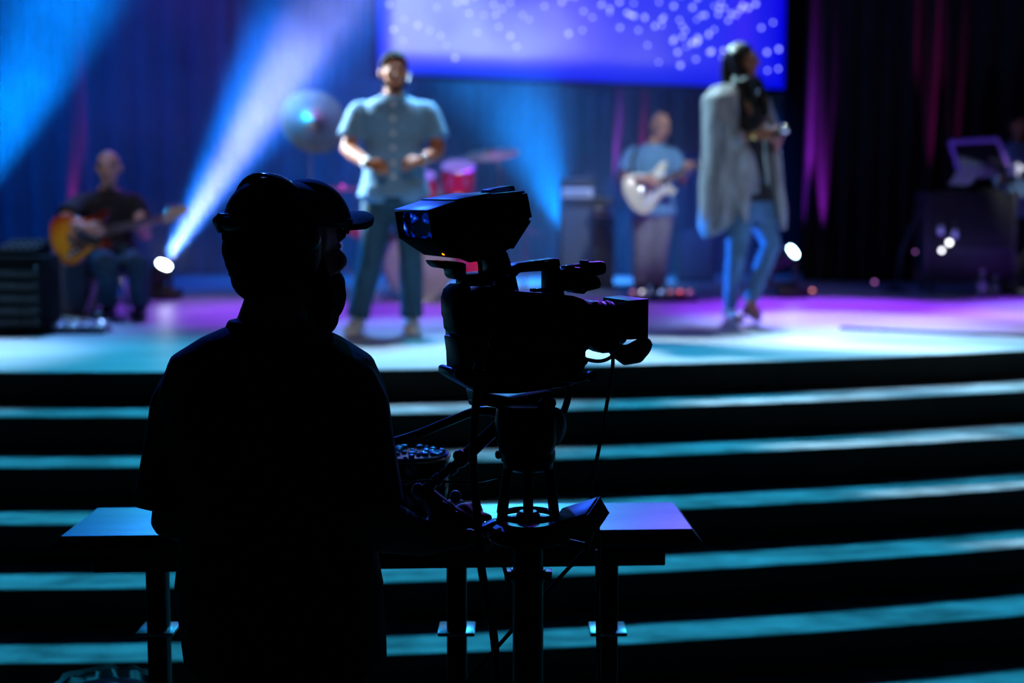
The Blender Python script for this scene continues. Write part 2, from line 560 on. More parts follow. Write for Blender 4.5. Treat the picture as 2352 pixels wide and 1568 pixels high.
# ------------------------------------------------------------------ screen
def screen():
    A, B = pix(869, 165, 13.0), pix(1801, 207, 14.9)
    ux = (B - A)
    W_ = math.hypot(ux.x, ux.y)
    ux = Vector((ux.x, ux.y, 0)).normalized()
    z0 = (A.z + B.z) / 2
    H_ = W_ * 9 / 16
    c = Vector(((A.x + B.x) / 2, (A.y + B.y) / 2, z0))
    nrm = Vector((ux.y, -ux.x, 0))
    root = thing('projection_screen', c, 'large glowing blue and violet screen with soft light dots hung above the stage', 'screen')
    Rm = Matrix((ux, -nrm, Vector((0, 0, 1)))).transposed()
    fr = MB()
    t = 0.05
    fr.box(c + Vector((0, 0, H_ / 2)) - nrm * 0.05, (W_ + 2 * t, 0.06, H_ + 2 * t), Rm)
    make('frame', fr, M['black_metal'], root, bevel=0.01)
    m = bpy.data.materials.new('screen_picture')
    m.use_nodes = True
    nt = m.node_tree
    L = nt.links.new
    b = nt.nodes['Principled BSDF']
    b.inputs['Base Color'].default_value = (0.02, 0.02, 0.03, 1)
    b.inputs['Roughness'].default_value = 0.6
    tc = nt.nodes.new('ShaderNodeTexCoord')
    sp = nt.nodes.new('ShaderNodeSeparateXYZ')
    L(tc.outputs['Generated'], sp.inputs[0])

    def M_(op, a, b_=None):
        n = nt.nodes.new('ShaderNodeMath')
        n.operation = op
        for i, q in enumerate((a, b_)):
            if q is None:
                continue
            if isinstance(q, (int, float)):
                n.inputs[i].default_value = q
            else:
                L(q, n.inputs[i])
        return n.outputs[0]
    X, Z = sp.outputs['X'], sp.outputs['Z']
    # soft cloud of light towards the lower left, deep blue to the right and along the edges
    nz = nt.nodes.new('ShaderNodeTexNoise')
    nz.inputs['Scale'].default_value = 2.6
    nz.inputs['Detail'].default_value = 2
    L(tc.outputs['Generated'], nz.inputs['Vector'])
    fx = M_('SUBTRACT', 1.02, M_('MULTIPLY', X, 0.95))
    fz = M_('SUBTRACT', 1.0, M_('MULTIPLY', M_('ABSOLUTE', M_('SUBTRACT', Z, 0.12)), 1.1))
    g = M_('MULTIPLY', M_('MULTIPLY', fx, fz), M_('ADD', M_('MULTIPLY', nz.outputs['Fac'], 1.5), 0.45))
    # dark border
    e = M_('MINIMUM', M_('MINIMUM', M_('MULTIPLY', X, 22.0), M_('MULTIPLY', M_('SUBTRACT', 1.0, X), 22.0)), M_('MULTIPLY', Z, 11.0))
    e.node.use_clamp = True
    g2 = M_('MULTIPLY', g, e)
    r = nt.nodes.new('ShaderNodeValToRGB')
    els = r.color_ramp.elements
    els[0].position, els[0].color = 0.0, (0.0, 0.0, 0.75, 1)
    els[1].position, els[1].color = 1.0, (0.40, 0.46, 1.0, 1)
    x1 = els.new(0.30)
    x1.color = (0.025, 0.025, 0.88, 1)
    x2 = els.new(0.65)
    x2.color = (0.15, 0.14, 0.93, 1)
    L(g2, r.inputs[0])
    L(r.outputs[0], b.inputs['Emission Color'])
    b.inputs['Emission Strength'].default_value = 1.0
    pm = MB().box(c + Vector((0, 0, H_ / 2)) - nrm * 0.012, (W_, 0.02, H_), Rm)
    make('picture', pm, m, root)
    # dots of light in the picture
    dm = mat('screen_dots', (0.1, 0.1, 0.2), 0.5, vary=0.02, emit=(0.42, 0.46, 1.0), emit_strength=2.3)
    dots = [(1003, 17), (928, 44), (959, 58), (986, 70), (926, 93), (1012, 82), (1066, 0), (1111, 35), (1153, 20), (1145, 62), (1045, 133), (1096, 75),
            (1172, 83), (1215, 45), (1250, 14), (1290, 5), (1735, 9), (1748, 64), (1775, 52), (1640, 14), (1672, 47), (1690, 35), (1761, 120), (1788, 113),
            (1762, 162), (1787, 158), (1590, 17), (1520, 45), (1547, 14), (1610, 36), (1600, 45), (1640, 68), (1627, 80), (1524, 40), (1560, 46),
            (1567, 60), (1574, 70), (1548, 89), (1604, 92), (1628, 76), (1576, 108), (1590, 97), (1556, 120), (1562, 150), (1598, 136), (1634, 118), (1630, 120),
            (1655, 4), (1504, 60), (1480, 40), (1440, 30), (1400, 20), (1380, 12), (1340, 26), (1360, 40), (1455, 8), (1422, 5), (1655, 5), (1700, 22)]
    rr = random.Random(3)
    for i in range(46):
        dots.append((rr.uniform(1300, 1720), rr.triangular(-120, 150, 30)))
    for i in range(26):
        dots.append((rr.uniform(885, 1330), rr.triangular(-150, 150, -20)))
    d_ = MB()
    for (x, y) in dots:
        ray = FW + RT * ((x - CX) / FPX) + UP * ((CY - y) / FPX)
        tt = (c - EYE).dot(nrm) / ray.dot(nrm)
        p = EYE + ray * tt + nrm * 0.004
        rad = rr.uniform(0.012, 0.022)
        vs = [p + ux * (rad * math.cos(2 * math.pi * k / 10)) + Vector((0, 0, rad * math.sin(2 * math.pi * k / 10))) for k in range(10)]
        d_.prism(vs, nrm * 0.003)
    q = make('light_dots', d_, dm, root)
    q['kind'] = 'stuff'
    for sx in (0.18, 0.82):
        a = c + ux * (W_ * (sx - 0.5)) + Vector((0, 0, H_ + 0.03)) - nrm * 0.05
        make('hanging_wire', MB().tube([a, (a.x, a.y, 7.49)], 0.008, 6), M['black_metal'], root)
    return root


screen()


# ------------------------------------------------------------------ drapes along the back and side of the stage
def drape(x0, y0, x1, y1, ztop, label, folds, amp=0.11, cloth='drape'):
    root = thing('stage_curtain', ((x0 + x1) / 2, (y0 + y1) / 2, STAGE_Z + 0.01), label, 'curtain', None)
    n = folds * 8
    d = Vector((x1 - x0, y1 - y0, 0))
    nn = Vector((d.y, -d.x, 0)).normalized()
    rr = random.Random(folds)
    fr, bk = [], []
    ph = [rr.uniform(-0.5, 0.5) for _ in range(folds + 1)]
    for i in range(n + 1):
        t = i / n
        k = int(t * folds) if t < 1 else folds
        a = amp * (0.75 + 0.5 * abs(ph[k]))
        off = a * math.cos(2 * math.pi * t * folds + ph[k] * 0.6)
        fr.append(Vector((x0, y0, 0)) + d * t + nn * off)
    mb = MB()
    zs = [STAGE_Z + 0.012, STAGE_Z + 0.5, STAGE_Z + 1.5, STAGE_Z + 3, ztop]
    vs, fs = [], []
    for back in (0, 1):
        for z, sc in zip(zs, (1.0, 1.05, 1.0, 0.95, 0.9)):
            for p in fr:
                vs.append((p.x - nn.x * 0.006 * back, p.y - nn.y * 0.006 * back, z))
    m_, r_ = n + 1, len(zs)
    for back in (0, 1):
        o = back * m_ * r_
        for j in range(r_ - 1):
            for i in range(n):
                fs.append((o + j * m_ + i, o + j * m_ + i + 1, o + (j + 1) * m_ + i + 1, o + (j + 1) * m_ + i))
    o = m_ * r_
    for i in range(n):
        fs.append((i, o + i, o + i + 1, i + 1))
        q = (r_ - 1) * m_
        fs.append((q + i, q + i + 1, o + q + i + 1, o + q + i))
    for j in range(r_ - 1):
        a, b = j * m_, (j + 1) * m_
        fs.append((a, b, o + b, o + a))
        fs.append((a + n, o + a + n, o + b + n, b + n))
    mb.add(vs, fs)
    make('cloth', mb, M[cloth], root, angle=80)
    mb = MB().tube([Vector((x0, y0, ztop + 0.03)), Vector((x1, y1, ztop + 0.03))], 0.025, 10)
    make('pipe', mb, M['black_metal'], root)
    for q in ((x0, y0), (x1, y1)):
        make('hanger', MB().tube([(q[0], q[1], ztop + 0.03), (q[0], q[1], 7.5)], 0.006, 6), M['black_metal'], root)
    return root


drape(-6.9, 15.55, -3.1, 15.75, 6.0, 'dark pleated curtain behind the seated guitarist, lit dull magenta in its folds', 13)
drape(-3.0, 15.75, 0.7, 15.80, 6.0, 'dark pleated curtain behind the drum kit, washed in hazy blue light', 12)
drape(0.8, 15.6, 2.9, 15.5, 6.0, 'dark pleated curtain behind the standing guitarist with a bright magenta fold', 8)
drape(2.95, 14.5, 4.35, 14.3, 6.0, 'black pleated curtain just right of the screen with two glowing violet folds', 7, cloth='black_drape')
drape(4.4, 14.3, 6.9, 13.9, 6.0, 'black pleated curtain behind the keyboard rig with thin dark magenta folds', 10, cloth='black_drape')

# narrow coloured strips thrown up the folds by small uplights behind the curtains' feet
for px, py, yc, pw, colr, cone in ((165, 560, 15.45, 170, MAGENTA, 13), (1418, 470, 15.40, 320, (0.45, 0.05, 0.9), 9), (1466, 470, 15.38, 700, MAGENTA, 10),
                                  (1843, 640, 14.22, 700, VIOLET, 13), (1885, 640, 14.20, 1300, (0.40, 0.02, 0.8), 13), (2150, 600, 13.92, 330, MAGENTA, 10), (2205, 600, 13.9, 160, MAGENTA, 10)):
    p = pix(px, py, yc * math.cos(PITCH) + 0.1)
    spot('curtain_uplight', p, p + Vector((0, 0.48, 2.4)), pw, colr, cone, 0.6, 0.03)


# ------------------------------------------------------------------ moving lamps on the stage floor
def moving_lamp(px, py, fy, d, aim, label, lensm, beams, lens_r=0.055):
    lens = pix(px, py, d)
    base = Vector((lens.x, lens.y + 0.02, STAGE_Z))
    hgt = lens.z - STAGE_Z
    root = thing('moving_head_lamp', base, label, 'stage lamp')
    mb = MB().box(base + Vector((0, 0, 0.045)), (0.26, 0.22, 0.09))
    make('base', mb, M['black_plastic'], root, bevel=0.015)
    aim = Vector(aim).normalized()
    piv = lens - aim * 0.12
    zb = STAGE_Z + 0.09
    yk = MB()
    for s_ in (-1, 1):
        yk.box(((piv.x + 0.105 * s_), piv.y, (zb + piv.z) / 2 + 0.02), (0.03, 0.09, piv.z - zb + 0.06))
    yk.box((piv.x, piv.y, zb + 0.015), (0.24, 0.09, 0.03))
    make('yoke', yk, M['black_plastic'], root, bevel=0.008)
    hd = MB().lathe(piv, aim, [(-0.12, 0.055), (-0.10, 0.08), (0.05, 0.085), (0.10, 0.075), (0.112, 0.070)])
    h = make('head', hd, M['black_plastic'], root)
    make('lens', MB().lathe(lens, aim, [(-0.012, lens_r), (0.004, lens_r * 0.96), (0.010, lens_r * 0.6), (0.012, 0.002)]), lensm, h)
    for (dirv, power, colr, cone, bl) in beams:
        dv = Vector(dirv).normalized()
        spot('lamp_beam', lens + aim * 0.03, lens + dv * 5, power, colr, cone, bl, 0.05)
    return root


def ray2d(deg, dy=0.0):
    return Vector((math.cos(math.radians(deg)), dy, math.sin(math.radians(deg))))


moving_lamp(377, 607, 728, 12.0, ray2d(58, -0.25), 'moving head lamp throwing a wide white and blue beam beside the seated guitarist', M['white_lamp'],
            [(ray2d(57.0, 0.06), 14000, (0.66, 0.56, 1.0), 19, 1.0), (ray2d(58.0, 0.06), 15000, (0.0, 0.16, 1.0), 31, 0.7)])
moving_lamp(1822, 577, 676, 12.2, ray2d(42, -0.5), 'moving head lamp glowing white beside the singing woman, its beam faint blue', M['cyan_lamp'],
            [(ray2d(40, 0.1), 900, (0.0, 0.03, 1.0), 22, 0.8)])
moving_lamp(-150, 625, 740, 12.0, ray2d(70, -0.1), 'moving head lamp out at the stage edge throwing a broad blue beam', M['cyan_lamp'],
            [(ray2d(66, 0.06), 17000, (0.0, 0.19, 1.0), 30, 0.8)])
moving_lamp(1318, 560, 660, 13.9, ray2d(112, 0.0), 'moving head lamp hidden behind the amplifiers throwing a blue beam upward', M['cyan_lamp'],
            [(ray2d(114, 0.05), 4500, (0.0, 0.22, 1.0), 48, 1.0)])

# ------------------------------------------------------------------ people
def lerp(a, b, t):
    return Vector(a) * (1 - t) + Vector(b) * t


def head_shapes(mb, c, f, u, k=1.0, jaw=1.0):
    f, u = Vector(f).normalized(), Vector(u).normalized()
    r = f.cross(u).normalized()
    u = r.cross(f)
    R = Matrix((r, f, u)).transposed()
    at = lambda x, y, z: c + (r * x + f * y + u * z) * k
    mb.ell(at(0, -0.012, 0.030), 0.074 * k, 0.094 * k, 0.088 * k, R)
    mb.ell(at(0, 0.028, -0.015), 0.062 * k, 0.066 * k, 0.080 * k, R)
    mb.ell(at(0, 0.040, -0.070), 0.046 * k * jaw, 0.046 * k, 0.042 * k, R)
    mb.ell(at(0, 0.010, -0.055), 0.056 * k * jaw, 0.060 * k, 0.045 * k, R)
    mb.tube([at(0, 0.088, 0.018), at(0, 0.108, -0.018), at(0, 0.094, -0.024)], [0.009 * k, 0.014 * k, 0.012 * k], 8, True)
    mb.tube([at(-0.034, 0.080, 0.032), at(0, 0.090, 0.034), at(0.034, 0.080, 0.032)], 0.012 * k, 8, True)
    for s in (-1, 1):
        mb.ell(at(0.041 * s, 0.060, -0.012), 0.024 * k, 0.024 * k, 0.02 * k, R)
        Re = R @ Matrix.Rotation(0.45 * s, 3, 'Z')
        mb.ell(at(0.077 * s, -0.012, 0.000), 0.010 * k, 0.020 * k, 0.033 * k, Re, 12, 8)
    return at, R


def face_parts(at, R, k, body, brows=True):
    for s in (-1, 1):
        e = make('eye', MB().ell(at(0.031 * s, 0.0695, 0.012), 0.014 * k, 0.0105 * k, 0.0075 * k, R, 12, 8), M['eye_white'], body)
        make('iris', MB().ell(at(0.031 * s, 0.0775, 0.012), 0.0058 * k, 0.004 * k, 0.0055 * k, R, 10, 6), M['eye_iris'], e)
        if brows:
            make('eyebrow', MB().tube([at(0.014 * s, 0.098, 0.034), at(0.032 * s, 0.096, 0.040), at(0.052 * s, 0.080, 0.035)], [0.004 * k, 0.005 * k, 0.002 * k], 6, True), M['hair'], body)
    make('lips', MB().ell(at(0, 0.081, -0.050), 0.024 * k, 0.010 * k, 0.008 * k, R, 14, 8), M['lips'], body)


def hand_shapes(mb, wr, d, n, t, k=1.0, curl=0.55, spread=0.07, thumb=0.6):
    """wr wrist, d along the hand, n where the palm faces, t towards the thumb"""
    wr, d = Vector(wr), Vector(d).normalized()
    n = Vector(n)
    n = (n - d * n.dot(d)).normalized()
    t0 = Vector(t)
    t = (t0 - d * t0.dot(d) - n * t0.dot(n)).normalized()
    mb.loft([(wr - d * 0.02 * k, t * 0.026 * k, n * 0.020 * k), (wr + d * 0.02 * k, t * 0.032 * k, n * 0.019 * k), (wr + d * 0.055 * k, t * 0.041 * k, n * 0.016 * k),
             (wr + d * 0.088 * k, t * 0.041 * k, n * 0.013 * k), (wr + d * 0.096 * k, t * 0.034 * k, n * 0.009 * k)], 14, 2.4)
    for i, (o, ln) in enumerate(((0.033, 0.072), (0.011, 0.082), (-0.011, 0.076), (-0.033, 0.060))):
        p = wr + d * (0.080 - 0.004 * abs(i - 1)) * k + t * o * k
        dirv = (d + t * (spread * (1.5 - i))).normalized()
        pts, a = [p], 0.15
        for j, fr in enumerate((0.12, 0.45, 0.28, 0.22)):
            if j > 0:
                a += curl
            v = dirv * math.cos(a) + n * math.sin(a)
            p = p + v * (ln * fr * k * 1.15)
            pts.append(p)
        mb.tube(pts, [0.0095 * k, 0.0092 * k, 0.0086 * k, 0.0078 * k, 0.0066 * k], 8, True)
    p = wr + d * 0.022 * k + t * 0.026 * k
    v = (d * 0.65 + t * 0.75 + n * 0.25).normalized()
    p1 = p + v * 0.038 * k
    v2 = (d * 0.85 + t * (0.45 - 0.5 * thumb) + n * (0.3 + 0.5 * thumb)).normalized()
    p2 = p1 + v2 * 0.032 * k
    p3 = p2 + (v2 + n * 0.35 * thumb).normalized() * 0.026 * k
    mb.tube([p, p1, p2, p3], [0.014 * k, 0.0115 * k, 0.0105 * k, 0.0085 * k], 8, True)


def foot_shapes(mb, an, toe, k=1.0, grow=0.0, sole=None):
    """shoe or bare foot: an ankle point, toe direction"""
    an, toe = Vector(an), Vector(toe).normalized()
    flat = Vector((toe.x, toe.y, 0)).normalized()
    s = flat.cross(Vector((0, 0, 1)))
    z = an.z if sole is None else an.z - sole
    h = max(0.05, (an.z - z)) if sole is not None else 0.08
    b = an - Vector((0, 0, h))
    u = Vector((0, 0, 1))
    g = grow
    prof = [(-0.075, 0.018, 0.030, 0.035), (-0.06, 0.034, 0.045, 0.048), (0.0, 0.037, 0.045, 0.05), (0.06, 0.041, 0.032, 0.036), (0.12, 0.046, 0.026, 0.029), (0.165, 0.040, 0.022, 0.025), (0.19, 0.018, 0.014, 0.018)]
    secs = []
    for y, wx, hz, cz in prof:
        secs.append((b + flat * (y * k) + u * ((cz + g) * k * 0.9), s * ((wx + g) * k), u * ((hz + g * 0.7) * k)))
    mb.loft(secs, 14, 2.5)
    mb.tube([b + u * 0.05 * k - flat * 0.01 * k, an + u * 0.03 * k], [(0.042 + g) * k, (0.036 + g) * k], 12)


def torso_secs(J, k, g=0.0, w=1.0, dp=1.0):
    hip, neck, r, f = J['hip'], J['neck'], J['r'], J['f']
    up = (neck - hip)
    bend = J.get('lean', Vector((0, 0, 0)))
    S = [(-0.16, 0.120, 0.095), (-0.02, 0.168, 0.115), (0.14, 0.160, 0.112), (0.36, 0.142, 0.102), (0.62, 0.165, 0.115), (0.80, 0.178, 0.112), (0.91, 0.155, 0.090), (0.975, 0.098, 0.070), (1.03, 0.062, 0.060)]
    out = []
    for t, a, b in S:
        c = hip + up * t + bend * (4 * max(0, t) * (1 - min(1, t)))
        out.append((c, r * ((a * w) + g) * k, f * ((b * dp) + g) * k))
    return out


def body_shapes(J, k=1.0, w=1.0, dp=1.0, arm=1.0, leg=1.0):
    mb = MB()
    mb.loft(torso_secs(J, k, 0.0, w, dp), 20, 2.3)
    mb.tube([J['neck'] - (J['head'] - J['neck']) * 0.25, lerp(J['neck'], J['head'], 0.55), J['head']], [0.064 * k, 0.054 * k, 0.052 * k], 14)
    at, R = head_shapes(mb, J['head'], J['face'], J['up'], J.get('hk', k))
    for i in (0, 1):
        sh, el, wr = J['sh'][i], J['el'][i], J['wr'][i]
        inn = lerp(sh, J['neck'], 0.35) - Vector((0, 0, 0.03 * k))
        mb.tube([inn, sh, lerp(sh, el, 0.35), lerp(sh, el, 0.85), el, lerp(el, wr, 0.3), lerp(el, wr, 0.75), wr],
                [0.05 * k, 0.053 * k * arm, 0.050 * k * arm, 0.042 * k * arm, 0.041 * k * arm, 0.043 * k * arm, 0.033 * k * arm, 0.028 * k * arm], 12, True)
        if J.get('hand'):
            d, n, t, cu = J['hand'][i]
            hand_shapes(mb, wr, d, n, t, k, cu)
        hp, kn, an = J['hp'][i], J['kn'][i], J['an'][i]
        mb.tube([hp + (J['neck'] - J['hip']).normalized() * 0.05 * k, lerp(hp, kn, 0.25), lerp(hp, kn, 0.8), kn, lerp(kn, an, 0.28), lerp(kn, an, 0.75), an],
                [0.092 * k * leg, 0.086 * k * leg, 0.062 * k * leg, 0.056 * k * leg, 0.057 * k * leg, 0.042 * k * leg, 0.038 * k * leg], 14, True)
        if J.get('tip') and J['tip'][i] is not None:
            tp = J['tip'][i]
            mb.tube([an, lerp(an, tp, 0.25) + Vector((0, 0, 0.005)), lerp(an, tp, 0.75), tp], [0.036 * k, 0.036 * k, 0.036 * k, 0.020 * k], 12, True)
        else:
            foot_shapes(mb, an, J['toe'][i], k, 0.0)
    return mb, at, R


def onto(o, x, y, lift=0.0):
    """point of o's surface that shows at (x, y), and its normal"""
    from mathutils.bvhtree import BVHTree
    me = o.data
    t = BVHTree.FromPolygons([v.co for v in me.vertices], [tuple(q.vertices) for q in me.polygons])
    v = (FW + RT * ((x - CX) / FPX) + UP * ((CY - y) / FPX)).normalized()
    h, n, i, d = t.ray_cast(EYE, v)
    if h is None:
        h, n, i, d = t.find_nearest(EYE + v * 9)
    return h + n * lift, n


def trouser_shapes(J, k=1.0, g=0.014, w=1.0, dp=1.0, leg=1.0, flare=0.0, top=0.22):
    mb = MB()
    S = [s for s in torso_secs(J, k, g, w, dp)][:3]
    S.append((J['hip'] + (J['neck'] - J['hip']) * top, S[2][1] * 0.98, S[2][2] * 0.98))
    mb.loft(S, 20, 2.3)
    for i in (0, 1):
        hp, kn, an = J['hp'][i], J['kn'][i], J['an'][i]
        mb.tube([hp + (J['neck'] - J['hip']).normalized() * 0.05 * k, lerp(hp, kn, 0.25), lerp(hp, kn, 0.8), kn, lerp(kn, an, 0.28), lerp(kn, an, 0.75), lerp(kn, an, 0.97)],
                [(0.094 * leg + g) * k, (0.09 * leg + g) * k, (0.066 * leg + g) * k, (0.060 * leg + g) * k, (0.060 * leg + g + flare * 0.3) * k, (0.047 * leg + g + flare) * k, (0.044 * leg + g + flare * 1.4) * k], 16, False)
    return mb


def shirt_shapes(J, k=1.0, g=0.02, w=1.0, dp=1.0, sleeve=0.7, arm=1.0, hem=-0.05, loose=0.02, sleeve_loose=0.012):
    mb = MB()
    T = torso_secs(J, k, g, w, dp)
    up = J['neck'] - J['hip']
    S = [(J['hip'] + up * hem, J['r'] * (0.168 * w + g + loose) * k, J['f'] * (0.118 * dp + g + loose) * k)] + T[2:-1]
    S.append((J['neck'] + up * 0.012, J['r'] * 0.074 * k, J['f'] * 0.070 * k))
    S = sorted(S, key=lambda q: (q[0] - J['hip']).dot(up))
    mb.loft(S, 22, 2.3)
    for i in (0, 1):
        sh, el, wr = J['sh'][i], J['el'][i], J['wr'][i]
        inn = lerp(sh, J['neck'], 0.45) - Vector((0, 0, 0.035 * k))
        pts = [inn, lerp(inn, sh, 0.6) - Vector((0, 0, 0.004 * k)), sh - Vector((0, 0, 0.008 * k)), lerp(sh, el, 0.12)]
        rad = [0.05 * k, (0.052 * arm + g * 0.5) * k, (0.055 * arm + g * 0.6) * k, (0.060 * arm + g * 0.6) * k]
        n = max(0.15, sleeve)
        for q in (0.35, 0.7, 1.0):
            tt = n * q
            pts.append(lerp(sh, el, tt) if tt <= 1 else lerp(el, wr, tt - 1))
            rad.append(((0.058 - 0.012 * min(1, tt)) * arm + g * 0.6 + sleeve_loose * q) * k)
        mb.tube(pts, rad, 14, False)
    return mb


def shoes(J, k, m, body, lab=None, drop=0.08):
    for i in (0, 1):
        mb = MB()
        foot_shapes(mb, J['an'][i], J['toe'][i], k, 0.007)
        s = blob('shoe', mb, m[i] if isinstance(m, (list, tuple)) else m, body, 0.008, 4)
        flat = Vector((J['toe'][i].x, J['toe'][i].y, 0)).normalized()
        b = J['an'][i] - Vector((0, 0, 0.08))
        sd = flat.cross(Vector((0, 0, 1)))
        pts = []
        for y, wx in ((-0.085, 0.02), (-0.06, 0.042), (0, 0.042), (0.08, 0.049), (0.13, 0.053), (0.175, 0.046), (0.202, 0.018)):
            pts.append((y, wx))
        ol = [b + flat * y * k + sd * wx * k for y, wx in pts] + [b + flat * y * k - sd * wx * k for y, wx in reversed(pts)]
        make('sole', MB().prism([p + Vector((0, 0, 0.0)) for p in ol], (0, 0, 0.022 * k)), M['rubber'] if m is M['black_shoe'] else M['white_plastic'], s, bevel=0.004)


def hair_cap(at, R, k, body, name='hair', low=-0.01, thick=0.010, m=None, back=True):
    """short hair: a shell over the crown with the face left free"""
    mb = MB()
    mb.ell(at(0, -0.016, 0.038), (0.074 + thick) * k, (0.092 + thick) * k, (0.086 + thick) * k, R, 20, 14)
    me = mesh_of(name, mb)
    Ri = R.transposed()
    c = at(0, 0, 0)
    bm = bmesh.new()
    bm.from_mesh(me)
    kill = []
    for v in bm.verts:
        q = Ri @ (v.co - c) / k
        lim = 0.062 if q.y > 0.045 else (low if q.y > -0.035 else low - 0.05)
        if q.y > 0.02 and q.y <= 0.045:
            lim = 0.035
        if q.z < lim:
            kill.append(v)
    bmesh.ops.delete(bm, geom=kill, context='VERTS')
    bmesh.ops.solidify(bm, geom=bm.faces[:], thickness=0.012 * k)
    bmesh.ops.recalc_face_normals(bm, faces=bm.faces)
    bm.to_mesh(me)
    bm.free()
    me.shade_smooth()
    me.materials.append(m or M['hair'])
    return put(bpy.data.objects.new(name, me), body)


def top_person(body, label, group=None):
    return tag(body, label, 'person', group)


# ---- the singing man
def singing_man():
    g0 = ground(880, 768, STAGE_Z)
    D = depth(g0)
    P = lambda x, y, dd=0.0: pix(x, y, D + dd)
    onf = lambda x, y: ground(x, y, STAGE_Z)
    hf = 0.08
    an = [onf(818, 770) + Vector((0, 0.06, 0.095)), onf(944, 769) + Vector((0, 0.06, 0.095))]
    J = dict(hip=P(906, 440), neck=P(904, 222), head=P(905, 168, -0.02), face=Vector((0.22, -1, 0.0)), up=Vector((0.02, 0, 1)), r=Vector((1, 0, 0)), f=Vector((0, -1, 0)),
             sh=[P(828, 254), P(979, 254)], el=[P(799, 342, -0.05), P(1006, 345, -0.03)], wr=[P(845, 376, -0.26), P(968, 370, -0.24)],
             hp=[P(872, 450), P(938, 450)], kn=[P(852, 592, -0.03), P(944, 592, -0.03)], an=an, toe=[Vector((-0.12, -1, 0)), Vector((0.1, -1, 0))],
             hand=[(Vector((1, -0.45, -0.25)), Vector((0.1, 0.6, -0.5)), Vector((0, -0.2, 1)), 0.75), (Vector((-1, -0.35, -0.1)), Vector((0, 0.6, -0.5)), Vector((0, -0.2, 1)), 0.75)])
    k = 1.04
    J['hk'] = 1.08
    mb, at, R = body_shapes(J, k, 1.08, 1.05, 1.1)
    b = blob('person', mb, M['skin_tan'], None, 0.0075, 4)
    top_person(b, 'man in blue-grey short-sleeved button shirt and jeans singing on the stage')
    face_parts(at, R, J['hk'], b)
    hair_cap(at, R, J['hk'], b)
    beard = MB()
    beard.tube([at(-0.062, 0.02, -0.03), at(-0.055, 0.045, -0.075), at(0, 0.075, -0.098), at(0.055, 0.045, -0.075), at(0.062, 0.02, -0.03)], [0.008, 0.014, 0.018, 0.014, 0.008], 8, True)
    blob('beard', beard, M['hair'], b, 0.006, 2)
    sm = shirt_shapes(J, k, 0.022, 1.08, 1.05, 0.74, 1.1, hem=-0.06, loose=0.025, sleeve_loose=0.022)
    s = blob('shirt', sm, M['chambray'], b, 0.009, 5)
    fx = [(903, 238), (903, 272), (903, 306), (903, 339), (903, 374), (903, 406)]
    for i, (x, y) in enumerate(fx):
        q, n_ = onto(s, x, y, -0.003)
        make('button', MB().lathe(q, n_, [(0, 0.015), (0.006, 0.015), (0.009, 0.008)], 12), M['white_plastic'], s)
    col = MB()
    for sx in (-1, 1):
        c0 = P(904 + 26 * sx, 214, -0.065)
        col.prism([c0, P(904 + 5 * sx, 224, -0.128), P(904 + 13 * sx, 246, -0.160), P(904 + 34 * sx, 232, -0.118)], (0, 0.012, 0.004))
    make('collar', col, M['chambray'], s, bevel=0.003)
    tails = MB()
    for sx in (-1, 1):
        x0 = 906 + 40 * sx
        tails.loft([(P(x0, 425, -0.02), Vector((0.105, 0, 0)), Vector((0, 0.145, 0))), (P(x0 - 2 * sx, 452, -0.02), Vector((0.10, 0, 0)), Vector((0, 0.142, 0))), (P(x0 - 4 * sx, 466, -0.02), Vector((0.06, 0, 0)), Vector((0, 0.12, 0)))], 18)
    blob('shirt_tail', tails, M['chambray'], s, 0.010, 5)
    blob('trousers', trouser_shapes(J, k, 0.012, 1.0, 1.0, 1.0, 0.012), M['denim_dark'], b, 0.009, 5)
    shoes(J, 1.05, M['white_shoe'], b)
    w0 = J['wr'][1]
    dv = (J['wr'][1] - J['el'][1]).normalized()
    wa = make('wristwatch', MB().lathe(w0 - dv * 0.03, dv, [(-0.012, 0.036), (0.012, 0.036)], 18), M['silver'], b, bevel=0.002)
    make('watch_face', MB().lathe(w0 - dv * 0.03 + Vector((0, -0.036, 0.01)), (0, -1, 0.2), [(0, 0.019), (0.009, 0.018), (0.010, 0.012)], 18), M['white_plastic'], wa)
    w1 = J['wr'][0]
    dv = (J['wr'][0] - J['el'][0]).normalized()
    make('bracelet_or_glint', MB().lathe(w1 - dv * 0.015, dv, [(-0.02, 0.036), (0.02, 0.036)], 18), M['white_plastic'], b, bevel=0.003)  # white ring painted in for the bright highlight on the wrist
    make('ear_microphone', MB().tube([at(-0.082, -0.01, 0.0), at(-0.085, 0.02, -0.03), at(-0.075, 0.05, -0.05)], 0.006, 6, True), M['white_plastic'], b)
    make('ear_piece', MB().ell(at(-0.090, 0.0, -0.008), 0.012, 0.012, 0.014), M['white_plastic'], b)
    be = MB().loft([(P(906, 446), Vector((0.19, 0, 0)), Vector((0, 0.138, 0))), (P(906, 458), Vector((0.19, 0, 0)), Vector((0, 0.138, 0)))], 24)
    make('belt', be, M['black_cloth'], b)


singing_man()


